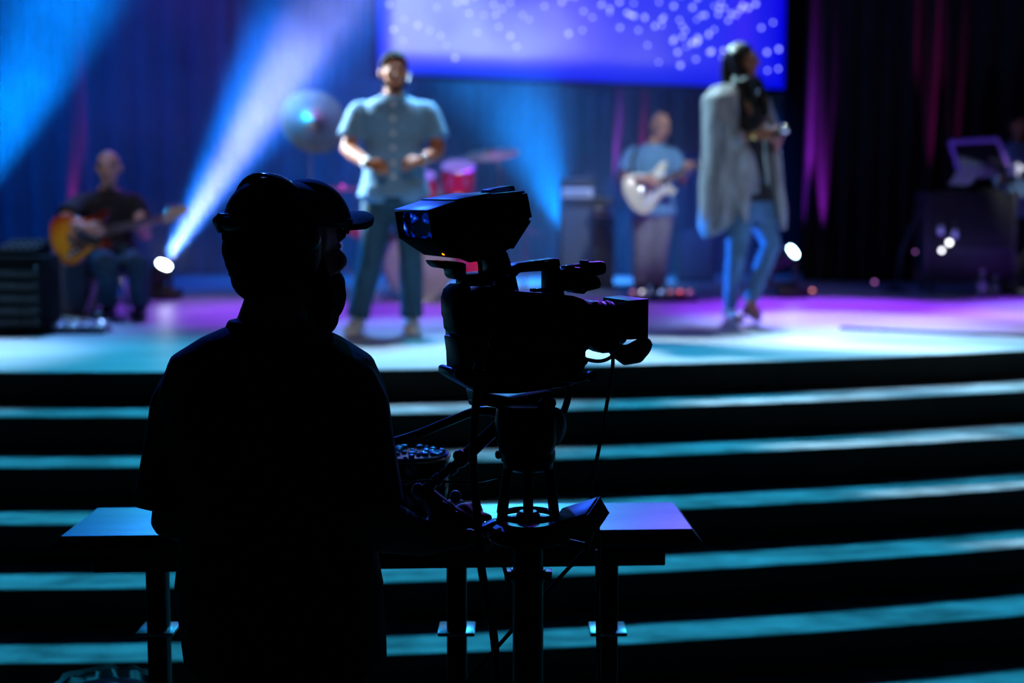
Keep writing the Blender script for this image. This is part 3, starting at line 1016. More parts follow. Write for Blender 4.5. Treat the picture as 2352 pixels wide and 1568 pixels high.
# ---- the singing woman
def singing_woman():
    g0 = ground(1705, 748, STAGE_Z)
    D = depth(g0)
    P = lambda x, y, dd=0.0: pix(x, y, D + dd)
    an = [ground(1682, 742, STAGE_Z) + Vector((0.0, 0.1, 0.10)), P(1722, 694, 0.02)]
    J = dict(hip=P(1722, 462), neck=P(1702, 205), head=P(1706, 142), face=Vector((1, -0.42, 0.08)), up=Vector((0.05, 0, 1)), r=Vector((0.62, 0.78, 0)), f=Vector((0.78, -0.62, 0)),
             sh=[P(1650, 238, -0.08), P(1752, 240, 0.12)], el=[P(1668, 322, -0.16), P(1772, 345, 0.10)], wr=[P(1738, 310, -0.22), P(1786, 330, -0.10)],
             hp=[P(1702, 480, -0.06), P(1742, 480, 0.06)], kn=[P(1690, 590, -0.10), P(1772, 560, 0.02)], an=an, toe=[Vector((0.25, -1, 0)), Vector((0.75, -0.6, 0))], tip=[None, ground(1746, 744, STAGE_Z) + Vector((0, 0.08, 0.028))],
             hand=[(Vector((1, -0.1, 0.05)), Vector((0.2, 1, 0)), Vector((0.1, -0.2, 1)), 0.8), (Vector((0.1, -0.6, 0.5)), Vector((-0.5, 0.2, 0.5)), Vector((-0.3, -0.6, 0.3)), 0.7)])
    k = 1.02
    J['hk'] = 1.05
    mb, at, R = body_shapes(J, k, 0.86, 0.9, 0.86, 0.92)
    b = blob('person', mb, M['skin_dark'], None, 0.0075, 4)
    top_person(b, 'woman with long black hair in long grey cardigan walking with a microphone')
    face_parts(at, R, J['hk'], b)
    # long hair
    h = MB()
    h.ell(at(0, -0.020, 0.040), 0.083, 0.102, 0.095, R, 20, 14)
    r_, f_, u_ = R.col[0], R.col[1], R.col[2]
    for sx, pts in ((-1, [at(-0.07, -0.03, 0.04), at(-0.085, -0.01, -0.06), P(1712, 190, -0.14), P(1730, 225, -0.19), P(1742, 268, -0.19)]),
                    (-1, [at(-0.06, -0.07, 0.03), at(-0.08, -0.06, -0.06), P(1694, 195, -0.12), P(1702, 235, -0.15), P(1710, 270, -0.15)]),
                    (1, [at(0.07, -0.03, 0.04), at(0.085, -0.01, -0.06), P(1738, 190, 0.06), P(1756, 225, 0.02), P(1762, 262, 0.0)]),
                    (0, [at(0, -0.10, 0.03), at(0, -0.11, -0.06), P(1672, 215, 0.02), P(1672, 260, 0.04)])):
        h.tube(pts, [0.040, 0.044, 0.044, 0.036, 0.015][:len(pts) - 1] + [0.015], 12, True)
    blob('hair', h, M['glossy_hair'], b, 0.009, 5)
    # black top, jeans
    blob('black_top', shirt_shapes(J, k, 0.012, 0.86, 0.92, 0.3, 0.86, hem=0.0, loose=0.012), M['black_cloth'], b, 0.009, 5)
    neckline = MB().ell(P(1722, 238, -0.13), 0.045, 0.02, 0.085)
    blob('skin_neckline', neckline, M['skin_dark'], b, 0.008, 3)
    make('necklace', MB().tube(curve_pts([P(1704, 205, -0.12), P(1716, 238, -0.165), P(1734, 240, -0.16), P(1742, 205, -0.04)], 6), 0.003, 6), M['maple'], b)
    blob('trousers', trouser_shapes(J, k, 0.008, 0.9, 0.95, 0.95, 0.0), M['denim'], b, 0.009, 5)
    # cardigan: back, left drape over the arm, right front panel
    c = MB()
    c.loft([(P(1672, 196, -0.02), Vector((0.10, 0, 0)), Vector((0, 0.13, 0.0))), (P(1655, 225, -0.04), Vector((0.125, 0, 0)), Vector((0, 0.20, 0))), (P(1655, 285, -0.05), Vector((0.12, 0, 0)), Vector((0, 0.22, 0))),
            (P(1658, 350, -0.03), Vector((0.13, 0, 0)), Vector((0, 0.22, 0))), (P(1668, 420, -0.02), Vector((0.18, 0, 0)), Vector((0, 0.22, 0))), (P(1668, 470, -0.01), Vector((0.185, 0, 0)), Vector((0, 0.20, 0))),
            (P(1648, 515, 0.0), Vector((0.13, 0, 0.02)), Vector((0, 0.17, 0))), (P(1636, 540, 0.0), Vector((0.06, 0, 0.02)), Vector((0, 0.10, 0)))], 22, 2.3)
    c.tube([P(1652, 240, -0.12), P(1676, 318, -0.18), P(1706, 322, -0.22)], [0.085, 0.088, 0.062], 14, False)
    c.tube([P(1690, 312, -0.16), P(1706, 360, -0.18), P(1728, 410, -0.18), P(1738, 440, -0.16)], [0.05, 0.075, 0.055, 0.02], 12, True)
    c.tube([P(1716, 400, -0.16), P(1702, 460, -0.18), P(1712, 505, -0.18)], [0.06, 0.06, 0.02], 12, True)
    cg = blob('cardigan', c, M['knit'], b, 0.010, 6)
    p = MB()
    p.loft([(P(1752, 215, 0.10), Vector((0.035, 0, 0)), Vector((0, 0.09, 0))), (P(1768, 280, 0.14), Vector((0.05, 0, 0)), Vector((0, 0.10, 0))), (P(1775, 360, 0.10), Vector((0.055, 0, 0)), Vector((0, 0.11, 0))),
            (P(1782, 430, 0.08), Vector((0.052, 0, 0)), Vector((0, 0.12, 0))), (P(1792, 490, 0.06), Vector((0.045, 0, 0)), Vector((0, 0.11, 0))), (P(1800, 528, 0.05), Vector((0.016, 0, 0)), Vector((0, 0.06, 0)))], 18)
    blob('cardigan_front', p, M['knit'], cg, 0.010, 5)
    fo = MB()
    for pts in ([(1668, 250), (1690, 330), (1724, 420)], [(1640, 260), (1640, 380), (1622, 500)], [(1660, 300), (1672, 400), (1664, 500)], [(1648, 230), (1658, 330), (1690, 450)]):
        fo.tube(curve_pts([P(x, y, -0.222) for x, y in pts], 5), 0.020, 8, True)
    fd = blob('fold', fo, M['knit'], cg, 0.009, 4)
    fd['kind'] = 'stuff'
    # shoes: bright light on the standing foot painted as a white flat, dark heel on the lifted one
    s1 = MB()
    foot_shapes(s1, an[0], J['toe'][0], 0.95, 0.006)
    o1 = blob('shoe', s1, M['white_shoe'], b, 0.007, 4)
    fl = Vector((0.25, -1, 0)).normalized()
    make('sole', MB().box(an[0] + fl * 0.05 - Vector((0, 0, 0.094)), (0.06, 0.22, 0.012), rotz(0.24)), M['white_plastic'], o1, bevel=0.004)
    s2 = MB()
    q = an[1]
    tip = J['tip'][1]
    s2.tube([lerp(q, tip, 0.5), lerp(q, tip, 0.8), tip], [0.040, 0.040, 0.020], 12, True)
    s2.tube([q + Vector((-0.035, 0.0, -0.045)), lerp(q, tip, 0.5) - Vector((0.02, 0, 0.035)), lerp(q, tip, 0.9) - Vector((0, 0, 0.02))], [0.020, 0.020, 0.016], 10, True)
    o2 = blob('shoe', s2, M['brown_shoe'], b, 0.006, 3)
    hb = q - Vector((0.035, 0, 0.06))
    make('heel', MB().tube([hb, Vector((hb.x - 0.01, hb.y, STAGE_Z + 0.03))], [0.016, 0.009], 10), M['brown_shoe'], o2)
    w1 = lerp(J['wr'][0], J['el'][0], 0.12)
    dv = (J['wr'][0] - J['el'][0]).normalized()
    make('bracelet_or_glint', MB().lathe(w1, dv, [(-0.012, 0.032), (0.0, 0.036), (0.012, 0.032)], 18), M['gold'], b)
    # hand microphone
    hd = J['wr'][0] + Vector((0.10, 0.02, 0.0))
    ax = Vector((0.75, -0.35, 0.35)).normalized()
    mroot = thing('microphone', hd, 'silver-headed hand microphone held by the woman in the grey cardigan', 'microphone')
    make('handle', MB().lathe(hd, ax, [(-0.13, 0.011), (-0.12, 0.013), (0.06, 0.019), (0.065, 0.022)], 16), M['black_plastic'], mroot)
    make('grille', MB().lathe(hd, ax, [(0.064, 0.020), (0.075, 0.030), (0.095, 0.033), (0.115, 0.026), (0.124, 0.010)], 20), M['silver'], mroot)
    make('ring', MB().lathe(hd, ax, [(0.088, 0.034), (0.093, 0.0345), (0.098, 0.034)], 20), M['silver'], mroot)


singing_woman()


# ---- electric guitar: built along x (neck to +x), face towards -y, then placed
def guitar(name, loc, Rm, label, bodym, guardm, cat='guitar', s=1.0, bass=False):
    root = thing(name, loc, label, cat)
    T = lambda x, y, z: Vector(loc) + Rm @ (Vector((x, y, z)) * s)
    ol = [(0.125, 0.030), (0.15, 0.075), (0.195, 0.118), (0.185, 0.140), (0.13, 0.135), (0.07, 0.110), (0.02, 0.105), (-0.05, 0.140), (-0.13, 0.168), (-0.19, 0.150), (-0.225, 0.08), (-0.23, 0.0),
          (-0.215, -0.09), (-0.17, -0.158), (-0.10, -0.172), (-0.03, -0.135), (0.03, -0.100), (0.08, -0.105), (0.135, -0.130), (0.165, -0.115), (0.15, -0.07), (0.125, -0.030)]
    c = curve_pts([Vector((x, 0, z)) for x, z in ol], 3)
    b = make('guitar_body', MB().prism([T(p.x, -0.022, p.z) for p in c], Rm @ Vector((0, 0.044, 0)) * s), bodym, root, bevel=0.010, seg=3)
    gd = [(0.12, 0.035), (0.14, 0.08), (0.08, 0.085), (0.0, 0.075), (-0.06, 0.06), (-0.07, -0.02), (-0.13, -0.09), (-0.14, -0.125), (-0.06, -0.115), (0.02, -0.075), (0.09, -0.08), (0.12, -0.035)]
    make('pickguard', MB().prism([T(x, -0.0255, z) for x, z in gd], Rm @ Vector((0, 0.004, 0)) * s), guardm, b, bevel=0.0015)
    for px_, zz in ((0.085, 0), (0.03, 0), (-0.03, 0.0)):
        make('pickup', MB().box(T(px_, -0.029, zz), (0.018 * s, 0.010 * s, 0.085 * s), Rm), M['black_plastic'], b, bevel=0.003)
    make('bridge', MB().box(T(-0.095, -0.029, 0), (0.035 * s, 0.012 * s, 0.08 * s), Rm), M['chrome'], b, bevel=0.003)
    for kx, kz in ((-0.075, -0.085), (-0.105, -0.10), (-0.13, -0.118)):
        make('knob', MB().lathe(T(kx, -0.024, kz), Rm @ Vector((0, -1, 0)), [(0, 0.011), (0.012, 0.010), (0.013, 0.006)], 14), M['white_plastic'], b)
    nk = MB().prism([T(0.09, -0.036, 0.029), T(0.53, -0.036, 0.022), T(0.53, -0.036, -0.022), T(0.09, -0.036, -0.029)], Rm @ Vector((0, 0.028, 0)) * s)
    n = make('neck', nk, M['maple'], root, bevel=0.007)
    make('fingerboard', MB().prism([T(0.09, -0.041, 0.028), T(0.53, -0.041, 0.0215), T(0.53, -0.041, -0.0215), T(0.09, -0.041, -0.028)], Rm @ Vector((0, 0.006, 0)) * s), M['rosewood'], n)
    fr = MB()
    for i in range(18):
        xx = 0.53 - 0.62 * (1 - 2 ** (-(i + 1) / 12.0))
        fr.box(T(xx, -0.042, 0), (0.0025 * s, 0.003, 0.048 * s), Rm)
    f_ = make('frets', fr, M['chrome'], n)
    f_['kind'] = 'stuff'
    hs = [(0.53, 0.022), (0.555, 0.035), (0.60, 0.052), (0.70, 0.045), (0.715, 0.02), (0.70, -0.005), (0.66, -0.012), (0.58, -0.035), (0.55, -0.038), (0.53, -0.022)]
    h = make('headstock', MB().prism([T(x, -0.026, z) for x, z in hs], Rm @ Vector((0, 0.016, 0)) * s), M['maple'], root, bevel=0.003)
    for i in range(6):
        make('tuner', MB().tube([T(0.57 + 0.023 * i, -0.016, 0.040), T(0.57 + 0.023 * i, -0.016, 0.068)], [0.005, 0.010], 8, True), M['chrome'], h)
    st = MB()
    for i in range(6):
        z = -0.018 + 0.0072 * i
        st.tube([T(-0.095, -0.046, z * 1.4), T(0.53, -0.046, z), T(0.58 + 0.02 * i, -0.034, z * 0.8 + 0.008)], 0.0009, 5)
    so = make('strings', st, M['chrome'], root)
    so['kind'] = 'stuff'
    return root


def guitar_matrix(axis, normal):
    """axis along the neck, normal out of the face"""
    a = Vector(axis).normalized()
    nn = Vector(normal)
    nn = (nn - a * nn.dot(a)).normalized()
    z = a.cross(-nn)
    return Matrix((a, -nn, z)).transposed()


def sunburst():
    m = mat('sunburst_lacquer', (0.7, 0.3, 0.03), 0.25, vary=0.1, coat=0.5)
    nt = m.node_tree
    b = nt.nodes['Principled BSDF']
    tc = nt.nodes.new('ShaderNodeTexCoord')
    mp = nt.nodes.new('ShaderNodeMapping')
    mp.inputs['Location'].default_value = (-0.36, -0.5, -0.42)
    gr = nt.nodes.new('ShaderNodeTexGradient')
    gr.gradient_type = 'SPHERICAL'
    nt.links.new(tc.outputs['Generated'], mp.inputs['Vector'])
    mp2 = nt.nodes.new('ShaderNodeMapping')
    mp2.inputs['Scale'].default_value = (1.7, 0.3, 1.7)
    nt.links.new(mp.outputs[0], mp2.inputs['Vector'])
    nt.links.new(mp2.outputs[0], gr.inputs[0])
    r = nt.nodes.new('ShaderNodeValToRGB')
    r.color_ramp.elements[0].color = (0.10, 0.006, 0.002, 1)
    r.color_ramp.elements[1].position = 0.62
    r.color_ramp.elements[1].color = (0.95, 0.42, 0.02, 1)
    x = r.color_ramp.elements.new(0.22)
    x.color = (0.50, 0.06, 0.01, 1)
    nt.links.new(gr.outputs['Fac'], r.inputs[0])
    nt.links.new(r.outputs[0], b.inputs['Base Color'])
    return m


M['sunburst'] = sunburst()


# ---- standing guitarist
def standing_guitarist():
    g0 = ground(1490, 682, STAGE_Z)
    D = depth(g0)
    P = lambda x, y, dd=0.0: pix(x, y, D + dd)
    an = [ground(1474, 684, STAGE_Z) + Vector((0, 0.05, 0.095)), ground(1512, 683, STAGE_Z) + Vector((0, 0.05, 0.095))]
    J = dict(hip=P(1500, 480), neck=P(1500, 332, -0.02), head=P(1517, 292, -0.06), face=Vector((0.35, -1, -0.35)), up=Vector((0.12, -0.2, 1)), r=Vector((1, 0.1, 0)), f=Vector((0.1, -1, 0)),
             sh=[P(1452, 352, -0.02), P(1545, 354, 0.03)], el=[P(1432, 408, -0.12), P(1568, 418, -0.02)], wr=[P(1476, 412, -0.37), P(1570, 398, -0.22)],
             hp=[P(1480, 492), P(1518, 492)], kn=[P(1475, 590, -0.03), P(1512, 590, -0.03)], an=an, toe=[Vector((-0.2, -1, 0)), Vector((0.25, -1, 0))],
             hand=[(Vector((1, -0.25, -0.2)), Vector((0, 1, -0.2)), Vector((0, 0, 1)), 0.4), (Vector((0.1, -0.6, 0.8)), Vector((0.9, 0.2, 0.2)), Vector((-0.5, -0.5, 0.4)), 0.85)])
    k = 0.98
    J['hk'] = 1.06
    mb, at, R = body_shapes(J, k)
    b = blob('person', mb, M['skin'], None, 0.009, 4)
    top_person(b, 'bald man in a blue shirt and grey trousers standing playing a cream guitar')
    face_parts(at, R, J['hk'], b)
    blob('shirt', shirt_shapes(J, k, 0.026, 1.02, 1.05, 0.85, 1.0, hem=-0.10, loose=0.015, sleeve_loose=0.03), M['blue_shirt'], b, 0.010, 5)
    blob('trousers', trouser_shapes(J, k, 0.02, 1, 1, 1.0, 0.012), M['grey_trousers'], b, 0.010, 5)
    shoes(J, 1.0, M['black_shoe'], b)
    ax = P(1612, 372, -0.28) - P(1505, 425, -0.32)
    g = guitar('electric_guitar', P(1497, 430, -0.27), guitar_matrix(ax, (0.05, -1, 0.1)), 'cream electric guitar held by the standing bald man in blue', M['cream'], M['white_plastic'], s=1.06)
    sp = curve_pts([P(1468, 450, -0.22), P(1452, 375, -0.16), P(1470, 338, -0.05), P(1500, 345, 0.10), P(1535, 385, 0.12), P(1545, 400, -0.2)], 6)
    make('strap', MB().tube(sp, 0.014, 8), M['black_cloth'], g)


standing_guitarist()


# ---- seated guitarist on a stool
def seated_guitarist():
    g0 = ground(265, 728, STAGE_Z)
    D = depth(g0)
    P = lambda x, y, dd=0.0: pix(x, y, D + dd)
    an = [ground(248, 738, STAGE_Z) + Vector((0, 0.0, 0.10)), ground(322, 736, STAGE_Z) + Vector((0, 0.0, 0.10))]
    J = dict(hip=P(250, 588, 0.12), neck=P(250, 436, 0.06), head=P(250, 388, 0.0), face=Vector((0.12, -1, -0.10)), up=Vector((0.0, -0.05, 1)), r=Vector((1, 0, 0)), f=Vector((0, -1, 0)),
             sh=[P(192, 462, 0.04), P(308, 462, 0.06)], el=[P(142, 512, -0.2), P(335, 540, 0.02)], wr=[P(192, 522, -0.43), P(318, 522, -0.27)],
             hp=[P(230, 598, 0.1), P(272, 598, 0.1)], kn=[P(248, 606, -0.36), P(318, 604, -0.36)], an=an, toe=[Vector((-0.15, -1, 0)), Vector((0.15, -1, 0))],
             hand=[(Vector((1, -0.15, -0.3)), Vector((0, 1, -0.2)), Vector((0, 0, 1)), 0.4), (Vector((0.0, -0.6, 0.7)), Vector((0.9, 0.2, 0.2)), Vector((-0.6, -0.5, 0.3)), 0.85)])
    k = 1.0
    J['hk'] = 1.10
    mb, at, R = body_shapes(J, k, 1.06, 1.1, 1.12)
    b = blob('person', mb, M['skin'], None, 0.008, 4)
    top_person(b, 'bald man in a black T-shirt sitting on a stool playing a sunburst guitar')
    face_parts(at, R, J['hk'], b)
    blob('shirt', shirt_shapes(J, k, 0.024, 1.06, 1.1, 0.72, 1.12, hem=-0.02, loose=0.01, sleeve_loose=0.025), M['black_cloth'], b, 0.010, 5)
    blob('trousers', trouser_shapes(J, k, 0.016, 1, 1.05, 1.0, 0.010), M['denim_dark'], b, 0.010, 5)
    shoes(J, 1.0, M['black_shoe'], b)
    ax = P(430, 490, -0.36) - P(200, 540, -0.36)
    g = guitar('electric_guitar', P(197, 541, -0.34), guitar_matrix(ax, (0.0, -1, 0.15)), 'amber sunburst electric guitar held by the seated man in black', M['sunburst'], M['rosewood'], s=1.05)
    make('strap', MB().tube(curve_pts([P(150, 555, -0.30), P(160, 500, -0.1), P(205, 448, 0.0), P(240, 450, 0.17), P(290, 520, 0.2), P(285, 520, -0.2)], 6), 0.014, 8), M['black_cloth'], g)
    c = P(250, 622, 0.14)
    st = thing('stool', (c.x, c.y, STAGE_Z), 'tall chrome-legged stool under the seated guitarist', 'stool')
    make('seat', MB().lathe((c.x, c.y, c.z - 0.05), (0, 0, 1), [(0, 0.14), (0.012, 0.165), (0.045, 0.17), (0.058, 0.15)], 28), M['black_plastic'], st)
    feet = []
    for a in (45, 135, 225, 315):
        a = math.radians(a + 8)
        t_ = Vector((c.x + 0.11 * math.cos(a), c.y + 0.11 * math.sin(a), c.z - 0.05))
        f_ = Vector((c.x + 0.24 * math.cos(a), c.y + 0.24 * math.sin(a), STAGE_Z + 0.002))
        feet.append((t_, f_))
        lg = make('leg', MB().tube([t_, f_], 0.013, 10), M['chrome'], st)
        make('foot_cap', MB().tube([f_, lerp(f_, t_, 0.08)], 0.017, 10), M['rubber'], lg)
    for i in range(4):
        a_, b_ = lerp(*feet[i][::-1], 0.35), lerp(*feet[(i + 1) % 4][::-1], 0.35)
        make('footrest', MB().tube([a_, b_], 0.010, 8), M['chrome'], st)


seated_guitarist()


# ---- keyboard player, cut by the edge of the picture
def keyboard_player():
    D = 13.2
    P = lambda x, y, dd=0.0: pix(x, y, D + dd)
    fz = lambda x: Vector((P(x, 600).x, P(x, 600).y, STAGE_Z + 0.095))
    J = dict(hip=P(2352, 485, 0.1), neck=P(2338, 330, 0.03), head=P(2338, 288, 0.0), face=Vector((0.55, -1, -0.25)), up=Vector((0.0, -0.1, 1)), r=Vector((1, 0.3, 0)), f=Vector((0.3, -1, 0)),
             sh=[P(2300, 345, 0.05), P(2392, 348, 0.05)], el=[P(2296, 420, -0.02), P(2412, 420, -0.1)], wr=[P(2330, 400, -0.34), P(2396, 402, -0.36)],
             hp=[P(2334, 497, 0.1), P(2372, 497, 0.1)], kn=[P(2334, 590, 0.06), P(2374, 590, 0.06)], an=[fz(2334) + Vector((0, 0.1, 0)), fz(2376) + Vector((0, 0.1, 0))], toe=[Vector((-0.1, -1, 0)), Vector((0.2, -1, 0))],
             hand=[(Vector((0.3, -1, -0.1)), Vector((0, 0, -1)), Vector((1, 0, 0)), 0.3), (Vector((-0.1, -1, -0.1)), Vector((0, 0, -1)), Vector((-1, 0, 0)), 0.3)])
    mb, at, R = body_shapes(J, 0.98)
    b = blob('person', mb, M['skin_dark'], None, 0.009, 4)
    top_person(b, 'dark-haired keyboard player in a pale shirt behind the electric piano')
    face_parts(at, R, 1.0, b)
    hair_cap(at, R, 1.0, b)
    blob('shirt', shirt_shapes(J, 0.98, 0.02, 1, 1, 1.2, hem=-0.08, loose=0.02, sleeve_loose=0.02), M['chambray'], b, 0.010, 5)
    blob('trousers', trouser_shapes(J, 0.98, 0.016), M['black_cloth'], b, 0.010, 5)
    shoes(J, 1.0, M['black_shoe'], b)


keyboard_player()


# ------------------------------------------------------------------ the camera operator in front
def operator():
    D = 2.60
    P = lambda x, y, dd=0.0: pix(x, y, D + dd)
    face = Vector((0.68, 0.73, -0.04)).normalized()
    J = dict(hip=P(645, 1440, 0.02), neck=P(622, 756, 0.0), head=P(667, 578, 0.03), face=face, up=Vector((0.05, 0.02, 1)), r=Vector((0.97, -0.22, 0)), f=Vector((0.22, 0.97, 0)),
             sh=[P(456, 900, 0.05), P(782, 900, -0.05)], el=[P(406, 1192, 0.03), P(826, 1190, -0.07)], wr=[P(500, 1176, 0.22), P(978, 1238, 0.02)],
             hp=[P(590, 1470), P(712, 1470)], kn=[P(575, 1960, 0.02), P(715, 1960, 0.03)], an=[P(570, 2420, -0.02), P(720, 2420, 0.02)], toe=[Vector((0.05, 1, 0)), Vector((0.35, 1, 0))],
             hand=[(Vector((0.7, 0.6, 0.1)), Vector((0.2, 0.1, -1)), Vector((0.3, -0.9, 0)), 0.4), (Vector((0.9, 0.25, 0.28)), Vector((-0.15, 0.75, -0.65)), Vector((-0.3, 0.1, 0.9)), 0.62)])
    for a in J['an']:
        a.z = 0.097
    k = 1.06
    J['hk'] = 1.10
    mb, at, R = body_shapes(J, k, 0.96, 1.12, 1.12)
    hk = 1.10
    b = blob('person', mb, M['skin'], None, 0.0055, 4)
    top_person(b, 'bearded camera operator in black T-shirt and cap seen from behind, hand on the pan bar')
    face_parts(at, R, hk, b)
    # beard and back hair
    be = MB()
    be.ell(at(0, 0.030, -0.085), 0.056 * hk, 0.060 * hk, 0.048 * hk, R)
    be.ell(at(0, 0.062, -0.108), 0.042 * hk, 0.036 * hk, 0.040 * hk, R)
    be.ell(at(0, 0.080, -0.066), 0.034 * hk, 0.020 * hk, 0.022 * hk, R)
    be.ell(at(0.030, 0.050, -0.072), 0.038 * hk, 0.040 * hk, 0.050 * hk, R)
    be.ell(at(0.020, 0.066, -0.055), 0.034 * hk, 0.030 * hk, 0.032 * hk, R)
    for s_ in (-1, 1):
        be.tube([at(0.070 * s_, 0.006, -0.010), at(0.066 * s_, 0.018, -0.05), at(0.05 * s_, 0.035, -0.085)], [0.010, 0.020, 0.028], 10, True)
    blob('beard', be, M['hair'], b, 0.005, 3)
    hr = MB()
    hr.ell(at(0, -0.040, 0.0), 0.080 * hk, 0.080 * hk, 0.080 * hk, R)
    hr.ell(at(0, -0.048, -0.045), 0.064 * hk, 0.058 * hk, 0.045 * hk, R)
    for i in range(7):
        hr.ell(at(-0.055, -0.080 + 0.003 * i, 0.03 - 0.012 * i), 0.022, 0.024, 0.008, R, 10, 6)
    blob('hair', hr, M['hair'], b, 0.005, 2)
    # cap: crown, brim, button, strap
    cr = MB()
    cr.ell(at(0, -0.010, 0.046), 0.090 * hk, 0.112 * hk, 0.072 * hk, R, 28, 18)
    cr.ell(at(0.0, 0.032, 0.046), 0.080 * hk, 0.074 * hk, 0.078 * hk, R, 24, 16)
    cr.ell(at(0, -0.047, 0.046), 0.082 * hk, 0.070 * hk, 0.076 * hk, R, 24, 16)
    me = mesh_of('cap', cr)
    Ri = R.transposed()
    c0 = at(0, 0, 0)
    bm = bmesh.new()
    bm.from_mesh(me)
    bmesh.ops.delete(bm, geom=[v for v in bm.verts if (Ri @ (v.co - c0) / hk).z < 0.046], context='VERTS')
    bmesh.ops.solidify(bm, geom=bm.faces[:], thickness=0.003)
    bm.to_mesh(me)
    bm.free()
    me.shade_smooth()
    me.materials.append(M['cap'])
    cap = put(bpy.data.objects.new('cap', me), b)
    bd = MB()
    ring = [at(0.089 * math.cos(t), -0.008 + 0.112 * math.sin(t), 0.052) for t in [2 * math.pi * i / 28 for i in range(28)]]
    bd.tube(ring + [ring[0]], 0.010, 8)
    make('cap_band', bd, M['cap'], cap)
    br = MB()
    outer, n = [], 13
    for i in range(n):
        t = -1.0 + 2.0 * i / (n - 1)
        x = 0.082 * t
        outer.append((x, 0.075 + 0.080 * math.sqrt(max(0, 1 - t * t * 0.94)), 0.074 - 0.022 * t * t))
    inner = [(0.082 * (-1.0 + 2.0 * i / (n - 1)), 0.020 + 0.075 * math.sqrt(max(0, 1 - (-1.0 + 2.0 * i / (n - 1)) ** 2 * 0.9)), 0.070 - 0.022 * (-1.0 + 2.0 * i / (n - 1)) ** 2) for i in range(n)]
    vs, fs = [], []
    for dz in (0.0, -0.010):
        for (x, y, z) in inner:
            vs.append(at(x, y, z + dz))
        for (x, y, z) in outer:
            vs.append(at(x, y, z + dz))
    for i in range(n - 1):
        fs += [(i, i + 1, n + i + 1, n + i), (2 * n + i + 1, 2 * n + i, 3 * n + i, 3 * n + i + 1), (n + i, n + i + 1, 3 * n + i + 1, 3 * n + i), (i + 1, i, 2 * n + i, 2 * n + i + 1)]
    fs += [(0, n, 3 * n, 2 * n), (n - 1, 3 * n - 1, 4 * n - 1, 2 * n - 1)]
    br.add(vs, fs)
    make('cap_brim', br, M['cap'], cap, bevel=0.003, angle=60)
    make('cap_strap', MB().tube([at(-0.040, -0.118, 0.046), at(0, -0.124, 0.044), at(0.040, -0.118, 0.046)], [0.012, 0.014, 0.012], 10, True), M['black_plastic'], cap)
    make('strap_buckle', MB().lathe(at(-0.025, -0.122, 0.044), R @ Vector((-0.3, -1, 0)), [(-0.004, 0.018), (0.006, 0.018), (0.010, 0.012)], 16), M['black_plastic'], cap)
    # headset worn over the cap: band, ear pad on the far side, temple pad
    hs = thing('headset', at(0, 0, 0.13), 'black headset with a glossy band worn over the operator\'s cap', 'headset')
    arc_ = []
    for i in range(21):
        t = math.radians(-6 + 192 * i / 20)
        arc_.append(at(0.097 * math.cos(t), -0.034 - 0.022 * math.sin(t), 0.034 + 0.092 * math.sin(t)))
    R1, R2 = R.col[1], R.col[2]
    bandm = MB()
    secs = []
    for i, p in enumerate(arc_):
        t = math.radians(-6 + 192 * i / 20)
        nn = (R.col[0] * math.cos(t) + R.col[2] * math.sin(t))
        secs.append((p, nn * 0.004, R1 * 0.016))
    bandm.loft(secs, 12, 3.0)
    make('band', bandm, M['black_gloss'], hs)
    ax = R.col[0]
    make('ear_pad', MB().lathe(at(-0.086, -0.03, 0.0), -ax, [(-0.012, 0.034), (0.0, 0.040), (0.018, 0.040), (0.028, 0.030)], 24), M['black_plastic'], hs)
    make('temple_pad', MB().lathe(at(0.094, -0.040, 0.026), ax, [(-0.006, 0.016), (0.0, 0.022), (0.010, 0.022), (0.016, 0.014)], 20), M['black_plastic'], hs)
    make('microphone_boom', MB().tube(curve_pts([at(-0.110, -0.02, -0.01), at(-0.105, 0.05, -0.05), at(-0.07, 0.10, -0.065), at(-0.03, 0.115, -0.062)], 5), 0.004, 8), M['black_plastic'], hs)
    # clothes
    sm = shirt_shapes(J, k, 0.022, 1.0, 1.12, 0.95, 1.12, hem=-0.12, loose=-0.02, sleeve_loose=0.014)
    sm.tube([lerp(J['sh'][0], J['neck'], 0.5) - Vector((0, 0, 0.05)), J['sh'][0] - Vector((0, 0, 0.03))], [0.070, 0.072], 14, True)
    sm.tube([lerp(J['sh'][1], J['neck'], 0.5) - Vector((0, 0, 0.05)), J['sh'][1] - Vector((0, 0, 0.03))], [0.070, 0.072], 14, True)
    # cloth hanging between the arms and the sides
    sm.loft([(P(600, 960), J['r'] * 0.176, J['f'] * 0.11), (P(610, 1120), J['r'] * 0.176, J['f'] * 0.12), (P(640, 1290), J['r'] * 0.172, J['f'] * 0.125), (P(664, 1400), J['r'] * 0.176, J['f'] * 0.13), (P(668, 1520), J['r'] * 0.176, J['f'] * 0.135)], 22, 2.5)
    sh = blob('t_shirt', sm, M['black_cloth'], b, 0.007, 6)
    make('collar', MB().loft([(P(622, 752, 0.0), J['r'] * 0.083, J['f'] * 0.080), (P(622, 744, 0.0), J['r'] * 0.081, J['f'] * 0.078), (P(623, 734, 0.0), J['r'] * 0.078, J['f'] * 0.076)], 28), M['black_cloth'], sh, bevel=0.003)
    blob('trousers', trouser_shapes(J, k, 0.012, 0.90, 1.1, 1.0, 0.012), M['black_cloth'], b, 0.009, 5)
    shoes(J, 1.05, M['black_shoe'], b)
    return J


OP = operator()


# ------------------------------------------------------------------ the video camera
CA = math.radians(24)
TDIR = Vector((-math.sin(CA), math.cos(CA), 0))      # across the camera, away from us
LDIR = Vector((math.cos(CA), math.sin(CA), 0))       # along the lens


